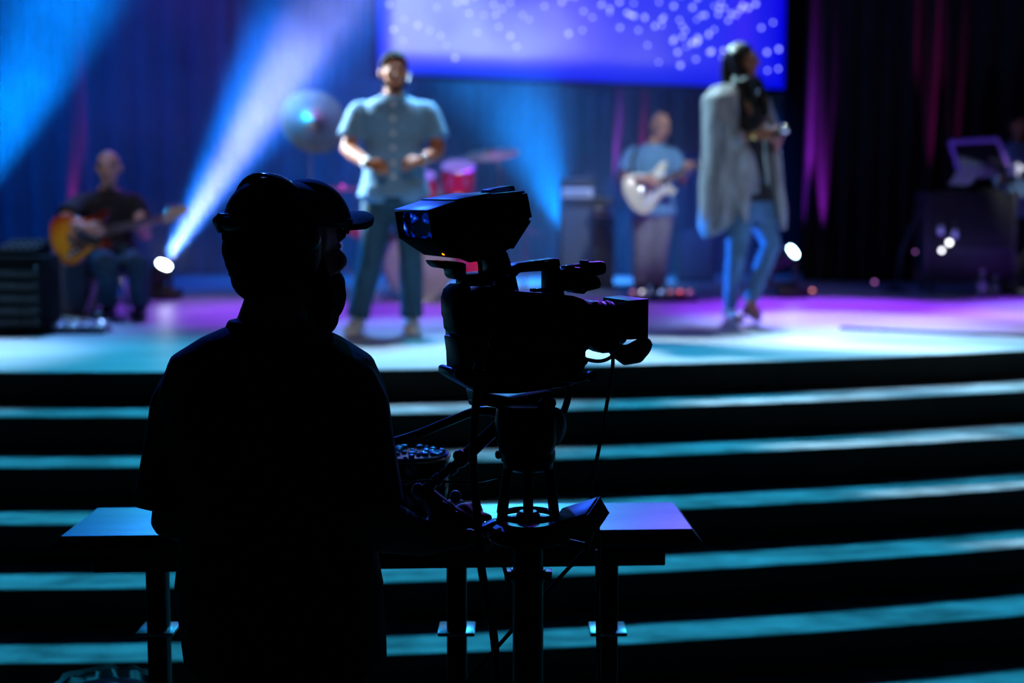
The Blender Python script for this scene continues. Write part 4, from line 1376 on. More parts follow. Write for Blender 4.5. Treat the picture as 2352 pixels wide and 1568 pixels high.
def camera_side(d0, x0=1180):
    """maps photo positions onto the upright plane of the camera's near side"""
    X0 = d0 * (x0 - CX) / FPX

    def Q(x, y, off=0.0):
        ta = math.tan(CA)
        q = (x - CX) / FPX
        d = (d0 - X0 * ta) / (1 - ta * q)
        return pix(x, y, d) + TDIR * off
    return Q


def video_camera():
    Q = camera_side(2.58)
    root = thing('video_camera', Q(1200, 868, 0.06), 'black broadcast video camera with hooded viewfinder and square lens hood, on its pedestal', 'camera')
    BP, BG, BMt = M['black_plastic'], M['black_gloss'], M['black_metal']

    def slab(name, ol, off, th, m, parent=root, bevel=0.004, seg=2):
        return make(name, MB().prism([Q(x, y, off) for x, y in ol], TDIR * th), m, parent, bevel=bevel, seg=seg)
    body = slab('camera_body', [(1092, 672), (1150, 657), (1180, 668), (1320, 680), (1345, 688), (1354, 715), (1356, 799), (1347, 806), (1347, 838), (1330, 880), (1112, 880), (1078, 860), (1072, 700)], 0.0, 0.115, BP, bevel=0.008, seg=3)
    # joints and panels on the near side of the body
    slab('side_panel', [(1150, 720), (1290, 712), (1296, 800), (1152, 812)], -0.003, 0.006, BMt, body, 0.002)
    slab('side_panel', [(1160, 824), (1300, 812), (1302, 862), (1164, 868)], -0.003, 0.006, BP, body, 0.002)
    for (x, y) in ((1105, 706), (1118, 706), (1322, 828), (1338, 828)):
        make('dial', MB().lathe(Q(x, y, 0.0), -TDIR, [(0, 0.009), (0.006, 0.0085), (0.008, 0.005)], 18), BMt, body)
    make('filter_wheel', MB().lathe(Q(1093, 705, 0.0), -TDIR, [(0, 0.016), (0.006, 0.016), (0.010, 0.013)], 24), BG, body)
    slab('top_panel', [(1160, 690), (1198, 673), (1200, 668), (1160, 668)], 0.012, 0.09, BP, body, 0.003)
    for i, (x, y, w_) in enumerate(((1175, 655, 18), (1231, 664, 38), (1146, 655, 18), (1310, 652, 16))):
        slab('switch', [(x, y), (x + w_, y - 2), (x + w_, y + 6), (x, y + 8)], 0.01, 0.02, BG, body, 0.002)
    # brand lettering on the front flank, faint
    cu = bpy.data.curves.new('lettering', 'FONT')
    cu.body = 'SONY'
    cu.size = 0.0115
    cu.extrude = 0.0004
    cu.align_x = 'LEFT'
    to = bpy.data.objects.new('tmp', cu)
    COL.objects.link(to)
    dg = bpy.context.evaluated_depsgraph_get()
    tm = bpy.data.meshes.new_from_object(to.evaluated_get(dg))
    bpy.data.objects.remove(to)
    Rm = Matrix((LDIR, Vector((0, 0, 1)), -TDIR)).transposed().to_4x4()
    tm.transform(Matrix.Translation(Q(1312, 719, -0.0005)) @ Rm)
    tm.materials.clear()
    tm.materials.append(M['grey_metal'])
    put(bpy.data.objects.new('lettering', tm), body)
    # battery and adapter at the rear
    bat = slab('battery', [(1076, 655), (1066, 656), (1052, 668), (1046, 690), (1047, 728), (1051, 738), (1053, 764), (1074, 780), (1090, 780), (1090, 656)], 0.012, 0.066, BP, bevel=0.010, seg=3)
    slab('battery_latch', [(1058, 700), (1074, 700), (1074, 740), (1058, 738)], 0.004, 0.01, BMt, bat, 0.002)
    slab('connector_panel', [(1060, 778), (1100, 778), (1104, 860), (1070, 856)], 0.02, 0.07, BP, bevel=0.004)
    # shiny plug with its cable at the back
    pl = make('cable_plug', MB().tube([Q(1101, 752, -0.030), Q(1100, 762, -0.030), Q(1097, 775, -0.030), Q(1092, 800, -0.030), Q(1087, 830, -0.030), Q(1084, 848, -0.030)], [0.013, 0.0135, 0.0115, 0.0115, 0.0105, 0.008], 18), BG, root)
    for (x, y) in ((1099, 768), (1095, 786), (1085, 843)):
        make('plug_ring', MB().lathe(Q(x, y, -0.030), Q(1084, 848, -0.030) - Q(1101, 752, -0.030), [(-0.0015, 0.0125), (0.0015, 0.0125)], 18), M['chrome'], pl)
    # foot plate under the camera
    slab('base_plate', [(1050, 852), (1062, 848), (1075, 862), (1180, 874), (1330, 850), (1360, 858), (1362, 874), (1300, 892), (1196, 906), (1116, 906), (1075, 884), (1050, 868)], 0.012, 0.085, BMt, bevel=0.004)
    for (x, y) in ((1054, 858), (1358, 864)):
        make('plate_knob', MB().lathe(Q(x, y, 0.006), -TDIR, [(0, 0.010), (0.012, 0.010), (0.015, 0.006)], 16), BP, root)
    # carrying handle
    hd = slab('handle', [(1199, 613), (1212, 606), (1298, 595), (1307, 596), (1310, 614), (1300, 622), (1215, 628), (1205, 640), (1196, 640)], 0.038, 0.034, BP, bevel=0.006, seg=3)
    slab('handle_post', [(1280, 615), (1308, 612), (1320, 690), (1280, 690)], 0.036, 0.038, BP, hd, 0.005)
    slab('handle_post', [(1160, 640), (1205, 634), (1215, 680), (1160, 672)], 0.036, 0.038, BP, hd, 0.005)
    for x in (1232, 1262):
        slab('handle_grip', [(x, 603), (x + 26, 599), (x + 26, 606), (x, 610)], 0.036, 0.03, BMt, hd, 0.002)
    # front block, microphone and its holder
    fb = slab('microphone_holder', [(1306, 622), (1330, 614), (1352, 616), (1396, 640), (1400, 655), (1398, 664), (1366, 672), (1362, 678), (1342, 676), (1338, 668), (1306, 672)], 0.032, 0.045, BP, bevel=0.004)
    slab('switch', [(1318, 612), (1340, 610), (1342, 618), (1318, 620)], 0.036, 0.02, BG, fb, 0.002)
    slab('switch', [(1366, 600), (1378, 600), (1379, 612), (1366, 612)], 0.045, 0.02, BP, fb, 0.002)
    make('microphone', MB().tube([Q(1345, 624, 0.055), Q(1366, 622, 0.055), Q(1368, 622, 0.055), Q(1408, 619, 0.055), Q(1417, 618, 0.055), Q(1420, 618, 0.055)], [0.012, 0.012, 0.0145, 0.0145, 0.012, 0.006], 18), BP, fb)
    # lens and hood
    c0, c1 = Q(1350, 752, 0.058), Q(1432, 752, 0.058)
    L = c1 - c0
    ln = make('lens', MB().lathe(c0, L, [(0.0, 0.036), (0.012, 0.040), (0.014, 0.044), (0.035, 0.044), (0.037, 0.040), (0.050, 0.041), (0.052, 0.046), (0.075, 0.046), (0.08, 0.040), (0.10, 0.038), (0.104, 0.03)], 32), BP, root)
    for h_ in (0.022, 0.043, 0.066):
        make('lens_ring', MB().lathe(c0, L, [(h_ - 0.004, 0.0475), (h_ + 0.004, 0.0475)], 32), M['rubber'], ln)
    slab('zoom_motor', [(1358, 770), (1420, 768), (1424, 800), (1416, 808), (1384, 811), (1366, 803), (1358, 794)], -0.006, 0.05, BP, ln, 0.008, 3)
    slab('lens_top_box', [(1370, 706), (1378, 698), (1392, 694), (1404, 698), (1408, 716), (1370, 716)], 0.036, 0.045, BP, ln, 0.005)
    ho = MB()
    a0, a1 = Q(1448, 736, 0.060), Q(1492, 732, 0.060)
    hw, hh = 0.052, 0.037
    Rv = Vector((0, 0, 1))
    rect = lambda c, w_, h_: [c + TDIR * w_ * s1 + Rv * h_ * s2 for s1, s2 in ((-1, -1), (1, -1), (1, 1), (-1, 1))]
    r0, r1 = rect(a0, hw, hh), rect(a1, hw * 1.08, hh * 1.02)
    i0, i1 = rect(a0 + (a1 - a0) * 0.15, hw * 0.8, hh * 0.8), rect(a1, hw * 1.0, hh * 0.94)
    vs = r0 + r1 + i1 + i0
    fs = [(0, 3, 2, 1)]
    for i in range(4):
        j = (i + 1) % 4
        fs += [(i, j, 4 + j, 4 + i), (4 + i, 4 + j, 8 + j, 8 + i), (8 + i, 8 + j, 12 + j, 12 + i)]
    fs.append((12, 13, 14, 15))
    ho.add(vs, fs)
    hood = make('lens_hood', ho, BP, root, bevel=0.006, seg=3)
    make('front_glass', MB().lathe(a0 + (a1 - a0) * 0.16, L, [(0, 0.036), (0.004, 0.034), (0.008, 0.020), (0.009, 0.002)], 28), BG, hood)
    kn = MB()
    kn.tube([Q(1424, 806, 0.02), Q(1448, 818, 0.02), Q(1472, 812, 0.02), Q(1490, 796, 0.02)], [0.014, 0.020, 0.022, 0.018], 12, True)
    kn.ell(Q(1494, 790, 0.03), 0.014, 0.014, 0.014)
    blob('focus_grip', kn, M['rubber'], root, 0.004, 2)

    # ---- studio viewfinder on its arm
    V = Q
    vf = slab('viewfinder', [(984, 489), (1052, 466), (1117, 452), (1135, 455), (1200, 443), (1210, 450), (1218, 496), (1215, 511), (1176, 568), (1128, 588), (1115, 597), (1080, 603), (1054, 593), (994, 551)], 0.0, 0.006, BP, bevel=0.002)
    far = 0.176
    slab('hood_side', [(984, 489), (1052, 466), (1200, 443), (1212, 470), (1215, 511), (1176, 568), (1115, 597), (1054, 593), (994, 551)], far, 0.006, BP, vf, 0.002)

    def sheet(name, pts, m, th=0.004):
        """panel between the two hood sides along an edge line"""
        (xa, ya), (xb, yb) = pts
        p, q, r_, s_ = Q(xa, ya), Q(xb, yb), Q(xb, yb, far + 0.006), Q(xa, ya, far + 0.006)
        n = (q - p).cross(s_ - p).normalized()
        return make(name, MB().prism([p, q, r_, s_], n * th), m, vf, bevel=0.0015)
    sheet('hood_top', [(982, 488), (1052, 465)], BMt)
    sheet('hood_top', [(1050, 465), (1130, 450)], BMt, 0.006)
    sheet('hood_top', [(1126, 451), (1206, 443)], BMt)
    sheet('hood_bottom', [(1056, 594), (1118, 598)], BP)
    sheet('hood_bottom', [(994, 552), (1056, 594)], M['matte_black'])
    sheet('hood_back', [(1207, 444), (1218, 500)], BP)
    sheet('hood_back', [(1217, 505), (1176, 569)], BP)
    sheet('hood_bottom', [(1118, 598), (1178, 568)], BP)
    # picture tube at the bottom of the hood, its blue lamp reflections painted as emission
    sm = bpy.data.materials.new('viewfinder_painted_reflection')
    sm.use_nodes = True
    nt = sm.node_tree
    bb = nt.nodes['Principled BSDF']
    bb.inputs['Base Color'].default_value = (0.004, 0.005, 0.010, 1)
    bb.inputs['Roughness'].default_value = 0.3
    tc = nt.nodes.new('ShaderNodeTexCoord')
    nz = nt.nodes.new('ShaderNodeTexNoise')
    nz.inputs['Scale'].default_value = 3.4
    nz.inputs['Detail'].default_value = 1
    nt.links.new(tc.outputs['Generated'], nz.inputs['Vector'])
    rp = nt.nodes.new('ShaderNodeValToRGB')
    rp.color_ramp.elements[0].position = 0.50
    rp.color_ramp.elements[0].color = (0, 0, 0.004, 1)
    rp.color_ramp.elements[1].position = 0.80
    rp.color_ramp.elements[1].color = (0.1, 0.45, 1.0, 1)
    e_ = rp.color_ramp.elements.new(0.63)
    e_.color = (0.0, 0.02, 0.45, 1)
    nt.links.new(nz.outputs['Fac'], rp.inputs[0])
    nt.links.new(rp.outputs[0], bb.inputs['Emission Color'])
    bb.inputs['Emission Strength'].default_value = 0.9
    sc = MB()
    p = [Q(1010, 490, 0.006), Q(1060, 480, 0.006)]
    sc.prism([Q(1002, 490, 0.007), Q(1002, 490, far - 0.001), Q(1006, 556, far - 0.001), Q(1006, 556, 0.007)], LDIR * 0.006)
    make('lower_mask', MB().prism([Q(1007, 557, 0.007), Q(1007, 557, far - 0.001), Q(1054, 588, far - 0.001), Q(1054, 588, 0.007)], LDIR * 0.006 + Vector((0, 0, 0.004))), M['matte_black'], vf)
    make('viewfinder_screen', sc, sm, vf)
    make('tally_lamp_or_glint', MB().lathe(Q(1046, 583, 0.055), -LDIR, [(0, 0.0045), (0.003, 0.004), (0.004, 0.002)], 12), M['orange_led'], vf)
    make('tally_lamp_or_glint', MB().lathe(Q(1030, 497, 0.02), -LDIR, [(0, 0.003), (0.003, 0.003), (0.004, 0.001)], 12), M['blue_led'], vf)  # blue glint inside the hood, drawn as a glowing dot
    tl = mat('frosted_cover', (0.30, 0.36, 0.45), 0.35, vary=0.1, trans=0.4)
    slab('tally_cover', [(1151, 452), (1157, 435), (1170, 432), (1206, 425), (1211, 428), (1214, 446), (1180, 452)], 0.055, 0.05, tl, vf, 0.003)
    make('swivel_knob', MB().lathe(Q(1140, 510, 0.0), -TDIR, [(0, 0.016), (0.006, 0.016), (0.008, 0.012)], 24), BMt, vf)
    # mount below the hood
    slab('viewfinder_mount', [(1006, 600), (1060, 602), (1082, 606), (1082, 644), (1060, 644), (1052, 636), (1050, 620), (1020, 617), (1012, 609)], 0.02, 0.05, BP, root, 0.004)
    slab('mount_plate', [(1084, 633), (1140, 628), (1146, 634), (1146, 644), (1140, 648), (1084, 646)], 0.02, 0.075, BMt, root, 0.003)
    slab('mount_plate', [(1086, 646), (1144, 646), (1146, 658), (1086, 660)], 0.025, 0.06, BP, root, 0.003)
    arm = [(1128, 590), (1152, 578), (1176, 566), (1188, 582), (1196, 606), (1198, 622), (1182, 642), (1152, 642), (1144, 636), (1146, 622), (1140, 604)]
    slab('viewfinder_arm', arm, 0.04, 0.04, BP, root, 0.006, 3)
    make('viewfinder_cable', MB().tube(curve_pts([Q(1112, 594, 0.05), Q(1124, 600, 0.05), Q(1128, 615, 0.05), Q(1128, 634, 0.05)], 5), 0.0042, 10), M['rubber'], root)
    return Q


QC = video_camera()


# ------------------------------------------------------------------ pedestal with fluid head
def pedestal():
    D = 2.64
    P = lambda x, y, dd=0.0: pix(x, y, D + dd)
    base = P(1213, 1300)
    root = thing('camera_pedestal', (base.x, base.y, 0), 'black camera pedestal with fluid head and pan bars, its column in front of the table', 'tripod')
    BP, BM_, BG = M['black_plastic'], M['black_metal'], M['black_gloss']
    ax = base.x
    ay = base.y
    Z = lambda y: pix(1213, y, D).z
    Vz = Vector((0, 0, 1))
    Q = camera_side(2.60)

    def lathe(name, prof, m, parent=root, n=32):
        return make(name, MB().lathe((ax, ay, 0), Vz, sorted([(Z(y), r) for y, r in prof]), n), m, parent)
    hd = make('fluid_head', MB().loft([((ax - 0.004, ay, Z(1030)), Vector((0.050, 0, 0)), Vector((0, 0.055, 0))), ((ax - 0.002, ay, Z(1000)), Vector((0.056, 0, 0)), Vector((0, 0.06, 0))),
                                       ((ax - 0.004, ay, Z(960)), Vector((0.058, 0, 0)), Vector((0, 0.06, 0))), ((ax - 0.004, ay, Z(935)), Vector((0.055, 0, 0)), Vector((0, 0.055, 0))), ((ax - 0.002, ay, Z(922)), Vector((0.05, 0, 0)), Vector((0, 0.05, 0)))], 28, 3.0), BM_, root)
    make('drag_dial', MB().lathe(P(1226, 976, -0.02) + Vector((0.72, -0.70, 0.05)) * 0.036, Vector((0.72, -0.70, 0.05)), [(0, 0.037), (0.012, 0.036), (0.016, 0.030), (0.020, 0.012)], 32), M['grey_metal'], hd)
    make('tilt_plate', MB().prism([Q(1116, 906, 0.02), Q(1190, 918, 0.02), Q(1282, 900, 0.02), Q(1284, 912, 0.02), Q(1272, 938, 0.02), Q(1180, 948, 0.02), Q(1122, 934, 0.02)], TDIR * 0.08), M['grey_metal'], hd, bevel=0.003)
    make('plate_lever', MB().prism([Q(1092, 924, 0.01), Q(1126, 920, 0.01), Q(1128, 934, 0.01), Q(1096, 936, 0.01)], TDIR * 0.03), BP, hd, bevel=0.003)
    make('tilt_brake', MB().tube([P(1250, 930, -0.06), P(1262, 926, -0.075)], 0.013, 12, True), BP, hd)
    lathe('head_ring', [(1056, 0.044), (1052, 0.050), (1030, 0.050), (1026, 0.046)], BM_)
    make('bubble_level', MB().lathe(P(1142, 1044, -0.01), Vector((-1, -0.2, 0)), [(-0.006, 0.008), (0.0, 0.008), (0.003, 0.005)], 14), BP, root)
    lathe('bowl', [(1074, 0.036), (1066, 0.046), (1056, 0.046)], BM_)
    for i in range(4):
        a = math.radians(45 + 90 * i)
        t_ = Vector((ax + 0.052 * math.cos(a), ay + 0.052 * math.sin(a), Z(1064)))
        b_ = Vector((ax + 0.070 * math.cos(a), ay + 0.070 * math.sin(a), Z(1188)))
        make('strut', MB().tube([t_, b_], [0.009, 0.010], 10), BM_, root)
    make('centre_post', MB().tube([(ax, ay, Z(1060)), (ax, ay, Z(1190))], 0.0095, 14), BM_, root)
    rg = MB()
    ring = [Vector((ax + 0.049 * math.cos(2 * math.pi * i / 32), ay + 0.049 * math.sin(2 * math.pi * i / 32), Z(1180))) for i in range(33)]
    rg.tube(ring, 0.006, 8)
    make('steering_ring', rg, BG, root)
    lathe('hub', [(1192, 0.022), (1178, 0.022), (1170, 0.016)], BM_)
    bp = lathe('top_plate', [(1240, 0.066), (1234, 0.070), (1204, 0.068), (1198, 0.058), (1192, 0.056)], BM_)
    lv = MB().prism([P(1094, 1216, -0.06), P(1136, 1196, -0.05), P(1146, 1200, -0.05), P(1106, 1232, -0.06)], (0, 0.03, 0))
    make('lock_lever', lv, M['grey_metal'], bp, bevel=0.003)
    make('lock_lever', MB().tube([P(1078, 1224, -0.05), P(1096, 1232, -0.05)], 0.009, 10, True), M['grey_metal'], bp)
    make('column', MB().tube([(ax, ay, Z(1238)), (ax, ay, 0.14)], 0.0285, 24), BM_, root)
    for s_ in (-1, 1):
        make('column_clamp', MB().box((ax + 0.037 * s_, ay - 0.004, Z(1318)), (0.014, 0.03, 0.018)), BP, root, bevel=0.003)
    make('collar', MB().tube([(ax, ay, Z(1305)), (ax, ay, Z(1335))], 0.031, 24), BP, root)
    make('pedestal_base', MB().lathe((ax, ay, 0), Vz, [(0.07, 0.10), (0.09, 0.12), (0.14, 0.10), (0.20, 0.045)], 24), BM_, root)
    for i in range(3):
        a = math.radians(90 + 120 * i)
        e_ = Vector((ax + 0.30 * math.cos(a), ay + 0.30 * math.sin(a), 0.085))
        lg = make('foot_arm', MB().tube([(ax + 0.08 * math.cos(a), ay + 0.08 * math.sin(a), 0.10), e_], [0.03, 0.024], 12), BM_, root)
        make('castor', MB().lathe(e_ - Vector((0, 0, 0.045)) - Vector((0, 0.012, 0)), (0, 1, 0), [(0, 0.038), (0.003, 0.04), (0.021, 0.04), (0.024, 0.038)], 20), M['rubber'], lg)
    # pan bars
    b1 = make('pan_bar', MB().tube(curve_pts([P(1150, 948, 0.02), P(1095, 944, 0.05), P(1030, 968, 0.10), P(950, 1000, 0.13), P(840, 1032, 0.15)], 5), 0.0085, 12), BM_, root)
    b2 = make('pan_bar', MB().tube([P(1178, 948, -0.01), P(1120, 1000, -0.01), P(1056, 1060, -0.01)], 0.0125, 14, True), BM_, root)
    make('clamp_knob', MB().ell(P(1056, 1046, -0.022), 0.013, 0.012, 0.011), BP, b2)
    make('bar_extension', MB().tube([P(1066, 1052, -0.01), P(1020, 1088, -0.01), P(962, 1138, -0.01)], 0.0085, 12, True), BG, b2)
    for (x, y) in ((1044, 1070), (1012, 1095), (990, 1114)):
        make('bar_sleeve', MB().tube([P(x, y, -0.012), P(x - 13, y + 11, -0.012)], 0.0115, 12), BP, b2)
    make('bar_end', MB().ell(P(960, 1128, -0.014), 0.012, 0.012, 0.016), M['grey_metal'], b2)
    hc = make('zoom_control', MB().tube([P(975, 1130, 0.0), P(1000, 1160, 0.0), P(1040, 1186, 0.0), P(1086, 1206, 0.0), P(1094, 1210, 0.0)], [0.016, 0.022, 0.020, 0.018, 0.012], 16, True), BP, b2)
    make('control_button', MB().ell(P(1046, 1140, -0.002), 0.011, 0.010, 0.012), M['white_plastic'], hc)
    make('control_button', MB().ell(P(1046, 1178, -0.022), 0.006, 0.006, 0.004), M['grey_metal'], hc)
    make('zoom_rocker', MB().box(P(1028, 1164, -0.012), (0.03, 0.02, 0.012), Matrix.Rotation(0.6, 3, 'Y')), BG, hc, bevel=0.003)


pedestal()


def remote_box():
    """small control box tilted up on the side of the pedestal"""
    D = 2.56
    c = pix(1330, 1194, D)
    Rm = Matrix.Rotation(math.radians(-26), 3, 'Y') @ Matrix.Rotation(math.radians(-32), 3, 'Z') @ Matrix.Rotation(math.radians(8), 3, 'X')
    root = thing('control_box', c, 'small black control box with pale edges, clamped tilted to the right of the pedestal', 'control box')
    B = lambda off, size: MB().box(c + Rm @ Vector(off), size, Rm)
    b = make('case', B((0, 0, 0), (0.086, 0.060, 0.036)), M['black_plastic'], root, bevel=0.003)
    for s_ in (-1, 1):
        make('edge_frame', B((0.042, 0, 0.016 * s_), (0.004, 0.062, 0.003)), M['grey_metal'], b)
        make('edge_frame', B((0.042, 0.029 * s_, 0), (0.004, 0.003, 0.036)), M['grey_metal'], b)
    make('top_cover', B((0.0, 0, 0.019), (0.080, 0.056, 0.003)), M['grey_metal'], b, bevel=0.001)
    for x in (-0.020, 0.002, 0.022):
        make('knob', MB().lathe(c + Rm @ Vector((x, -0.030, 0.004)), Rm @ Vector((0, -1, 0)), [(0, 0.0065), (0.007, 0.006), (0.008, 0.004)], 16), M['grey_metal'], b)
    make('bracket', MB().tube([c + Rm @ Vector((0.02, 0.0, -0.018)), c + Vector((0.015, 0.01, -0.05)), c + Vector((-0.04, 0.04, -0.045))], 0.007, 10), M['black_metal'], root)


remote_box()


# ------------------------------------------------------------------ cables
def cable(name, pts, r, label, m=None, group=None):
    o = make(name, MB().tube(curve_pts(pts, 6), r, 8), m or M['rubber'])
    return tag(o, label, 'cable', group)


cable('cable', [QC(1424, 806, 0.03), QC(1424, 850, 0.03), QC(1408, 950, 0.03), QC(1390, 1050, 0.03), QC(1380, 1130, 0.04), pix(1376, 1240, 2.72), pix(1372, 1420, 2.75), pix(1380, 1700, 2.75), pix(1384, 2400, 2.72)], 0.0035, 'thin black cable dangling straight down from the lens grip')
cable('cable', [QC(1350, 826, 0.03), QC(1385, 832, 0.02), QC(1412, 824, 0.02), QC(1424, 806, 0.02)], 0.0035, 'short black cable bowed between the camera body and the lens')
cable('cable', [QC(1335, 872, 0.05), QC(1330, 930, 0.05), QC(1305, 985, 0.05), QC(1268, 1036, 0.05), pix(1235, 1060, 2.72)], 0.0065, 'thick black cable curving from the camera base round the fluid head')
cable('cable', [QC(1084, 850, -0.03), QC(1083, 930, -0.02), pix(1086, 1040, 2.55), pix(1096, 1180, 2.54), pix(1104, 1290, 2.54), pix(1122, 1400, 2.55), pix(1138, 1500, 2.56), pix(1150, 1800, 2.58), pix(1160, 2500, 2.60)], 0.0075, 'black cable hanging from the shiny plug at the back of the camera')
cable('cable', [pix(1148, 1262, 2.58), pix(1160, 1310, 2.58), pix(1172, 1350, 2.60)], 0.0035, 'short thin cable beside the pedestal collar')
cable('cable', [pix(1350, 1258, 2.75), pix(1308, 1302, 2.74), pix(1240, 1376, 2.73), pix(1170, 1454, 2.73), pix(1126, 1504, 2.73), pix(1060, 1580, 2.74)], 0.0040, 'taut black cord crossing slantwise behind the pedestal column')
cable('cable', [pix(900, 1114, 2.62), pix(985, 1104, 2.60), pix(1045, 1108, 2.58), pix(1090, 1107, 2.58), pix(1152, 1094, 2.60)], 0.0022, 'thin violet-lit cord stretched from the operator to the pedestal struts', M['black_gloss'])


# ------------------------------------------------------------------ table behind the operator
def table():
    zt = 0.968
    FL, FR, BR, BL = [ground(x, y, zt) for x, y in ((140, 1231), (1590, 1214), (1546, 1153), (225, 1166))]
    c = (FL + FR + BL + BR) / 4
    root = thing('table', (c.x, c.y, 0), 'long narrow grey table lit blue and violet, behind the operator and pedestal', 'table')
    e = 0.020

    def grow(p, s, dz):
        d = (p - c)
        return p + Vector((s * (1 if d.x > 0 else -1), s * (1 if d.y > 0 else -1), dz))
    top = MB()
    a = [FL, FR, BR, BL]
    b = [grow(p, 0, -0.004) for p in a]
    d = [grow(p, e, -0.024) for p in a]
    f = [grow(p, e * 0.6, -0.036) for p in a]
    vs, fs = a + b + d + f, [(0, 1, 2, 3), (15, 14, 13, 12)]
    for k in range(3):
        for i in range(4):
            j = (i + 1) % 4
            fs.append((4 * k + i, 4 * (k + 1) + i, 4 * (k + 1) + j, 4 * k + j))
    make('table_edge', MB().add([grow(p, 0, -0.003) for p in a] + d + f, [(0, 1, 2, 3), (11, 10, 9, 8)] + [(4 * k + i, 4 * (k + 1) + i, 4 * (k + 1) + (i + 1) % 4, 4 * k + (i + 1) % 4) for k in range(2) for i in range(4)]), M['table_edge'], root)
    make('tabletop', MB().prism([p - Vector((0, 0, 0.004)) for p in a], (0, 0, 0.004)), M['table'], root)
    ap = MB().prism([lerp(FL, FR, 0.04) + Vector((0, 0.03, -0.085)), lerp(FL, FR, 0.96) + Vector((0, 0.03, -0.085)), lerp(FL, FR, 0.96) + Vector((0, 0.03, -0.036)), lerp(FL, FR, 0.04) + Vector((0, 0.03, -0.036))], (0, 0.02, 0))
    make('apron', ap, M['table_edge'], root, bevel=0.003)
    for i, x in enumerate((362, 706, 1049, 1396)):
        t = (x - 140) / 1450.0
        p = lerp(lerp(FL, FR, t), lerp(BL, BR, t), 0.45)
        p = pix(x, 1320, depth(p))
        lg = make('leg', MB().box((p.x, p.y, (zt - 0.036) / 2), (0.042, 0.042, zt - 0.036)), M['black_metal'], root, bevel=0.004)
        zp = pix(x, 1448, depth(p)).z
        make('leg_plate', MB().box((p.x, p.y, zp), (0.078, 0.085, 0.008)), M['table'], lg, bevel=0.002)
        make('foot', MB().lathe((p.x, p.y, 0), (0, 0, 1), [(0.0, 0.030), (0.008, 0.030), (0.014, 0.018)], 16), M['rubber'], lg)
    p = pix(1376, 1320, 2.78)
    cable('strap', [pix(1371, 1262, 2.80), pix(1372, 1320, 2.80), pix(1376, 1420, 2.80), pix(1378, 1500, 2.80), pix(1376, 1600, 2.80), pix(1380, 2450, 2.80)], 0.0042, 'pale strap hanging down the front of the table leg on the right', M['cable_pale'])
    # round tin with a hammered glittering lid standing on the table
    q = ground(938, 1186, zt)
    zc = ground(938, 1037, 0)  # direction only
    dq = depth(q)
    h_ = pix(938, 1037, dq).z - zt
    q = Vector((q.x, q.y, zt + 0.0005))
    tin = thing('tin', q, 'round black and gold tin with a glittering hammered lid on the table', 'tin')
    r = 97 / FPX * dq
    make('can', MB().lathe(q, (0, 0, 1), [(0, r * 0.90), (0.004, r * 0.94), (h_ * 0.72, r * 0.95), (h_ * 0.74, r * 0.93)], 40), M['black_gloss'], tin)
    ld = make('lid', MB().lathe(q, (0, 0, 1), [(h_ * 0.70, r * 0.97), (h_ * 0.96, r * 0.99), (h_, r * 0.97), (h_ + 0.002, r * 0.90), (h_ - 0.002, r * 0.86), (h_, r * 0.1)], 40), M['black_gloss'], tin)
    for hh in (0.70, 0.955):
        rr_ = [q + Vector((r * 1.0 * math.cos(2 * math.pi * i / 40), r * 1.0 * math.sin(2 * math.pi * i / 40), h_ * hh)) for i in range(41)]
        make('rim', MB().tube(rr_, 0.0022, 8), M['gold'], ld)
    rr_ = [q + Vector((r * 0.95 * math.cos(2 * math.pi * i / 40), r * 0.95 * math.sin(2 * math.pi * i / 40), 0.006)) for i in range(41)]
    make('rim', MB().tube(rr_, 0.002, 8), M['gold'], tin)
    rd = random.Random(5)
    pebm = mat('pink_glint_stud', (0.90, 0.6, 0.95), 0.3, 0.25, vary=0.1)  # reflected pink and teal glints put into the stud colours
    peb2 = mat('teal_glint_stud', (0.6, 0.9, 0.95), 0.3, 0.25, vary=0.1)
    for i in range(34):
        a_, rr2 = rd.uniform(0, 6.283), r * 0.84 * math.sqrt(rd.random())
        make('stud', MB().ell(q + Vector((rr2 * math.cos(a_), rr2 * math.sin(a_), h_ + 0.001)), rd.uniform(0.005, 0.009), None, 0.004, None, 10, 6), pebm if i % 2 else peb2, ld)


table()


def bin_():
    d = 3.26
    zt = pix(240, 1562, d).z
    c = pix(240, 1562, d)
    root = thing('waste_bin', (c.x, c.y, 0), 'round waste bin with a shiny crumpled plastic liner at the bottom edge of the picture', 'bin')
    make('bucket', MB().lathe((c.x, c.y, 0), (0, 0, 1), [(0.001, 0.085), (0.01, 0.09), (zt - 0.03, 0.110), (zt - 0.028, 0.102)], 28), M['black_plastic'], root)
    mb = MB()
    n = 36
    rr = random.Random(2)
    rows = [(zt - 0.10, 0.120), (zt - 0.05, 0.122), (zt - 0.012, 0.119), (zt, 0.112), (zt - 0.008, 0.100), (zt - 0.07, 0.094)]
    vs, fs = [], []
    for k, (z, r_) in enumerate(rows):
        for i in range(n):
            a = 2 * math.pi * i / n
            rj = r_ * (1 + rr.uniform(-0.03, 0.03))
            vs.append((c.x + rj * math.cos(a), c.y + rj * math.sin(a), z + rr.uniform(-0.006, 0.004)))
    for k in range(len(rows) - 1):
        for i in range(n):
            fs.append((k * n + i, k * n + (i + 1) % n, (k + 1) * n + (i + 1) % n, (k + 1) * n + i))
    mb.add(vs, fs)
    make('liner', mb, M['clear'], root, angle=20)


bin_()


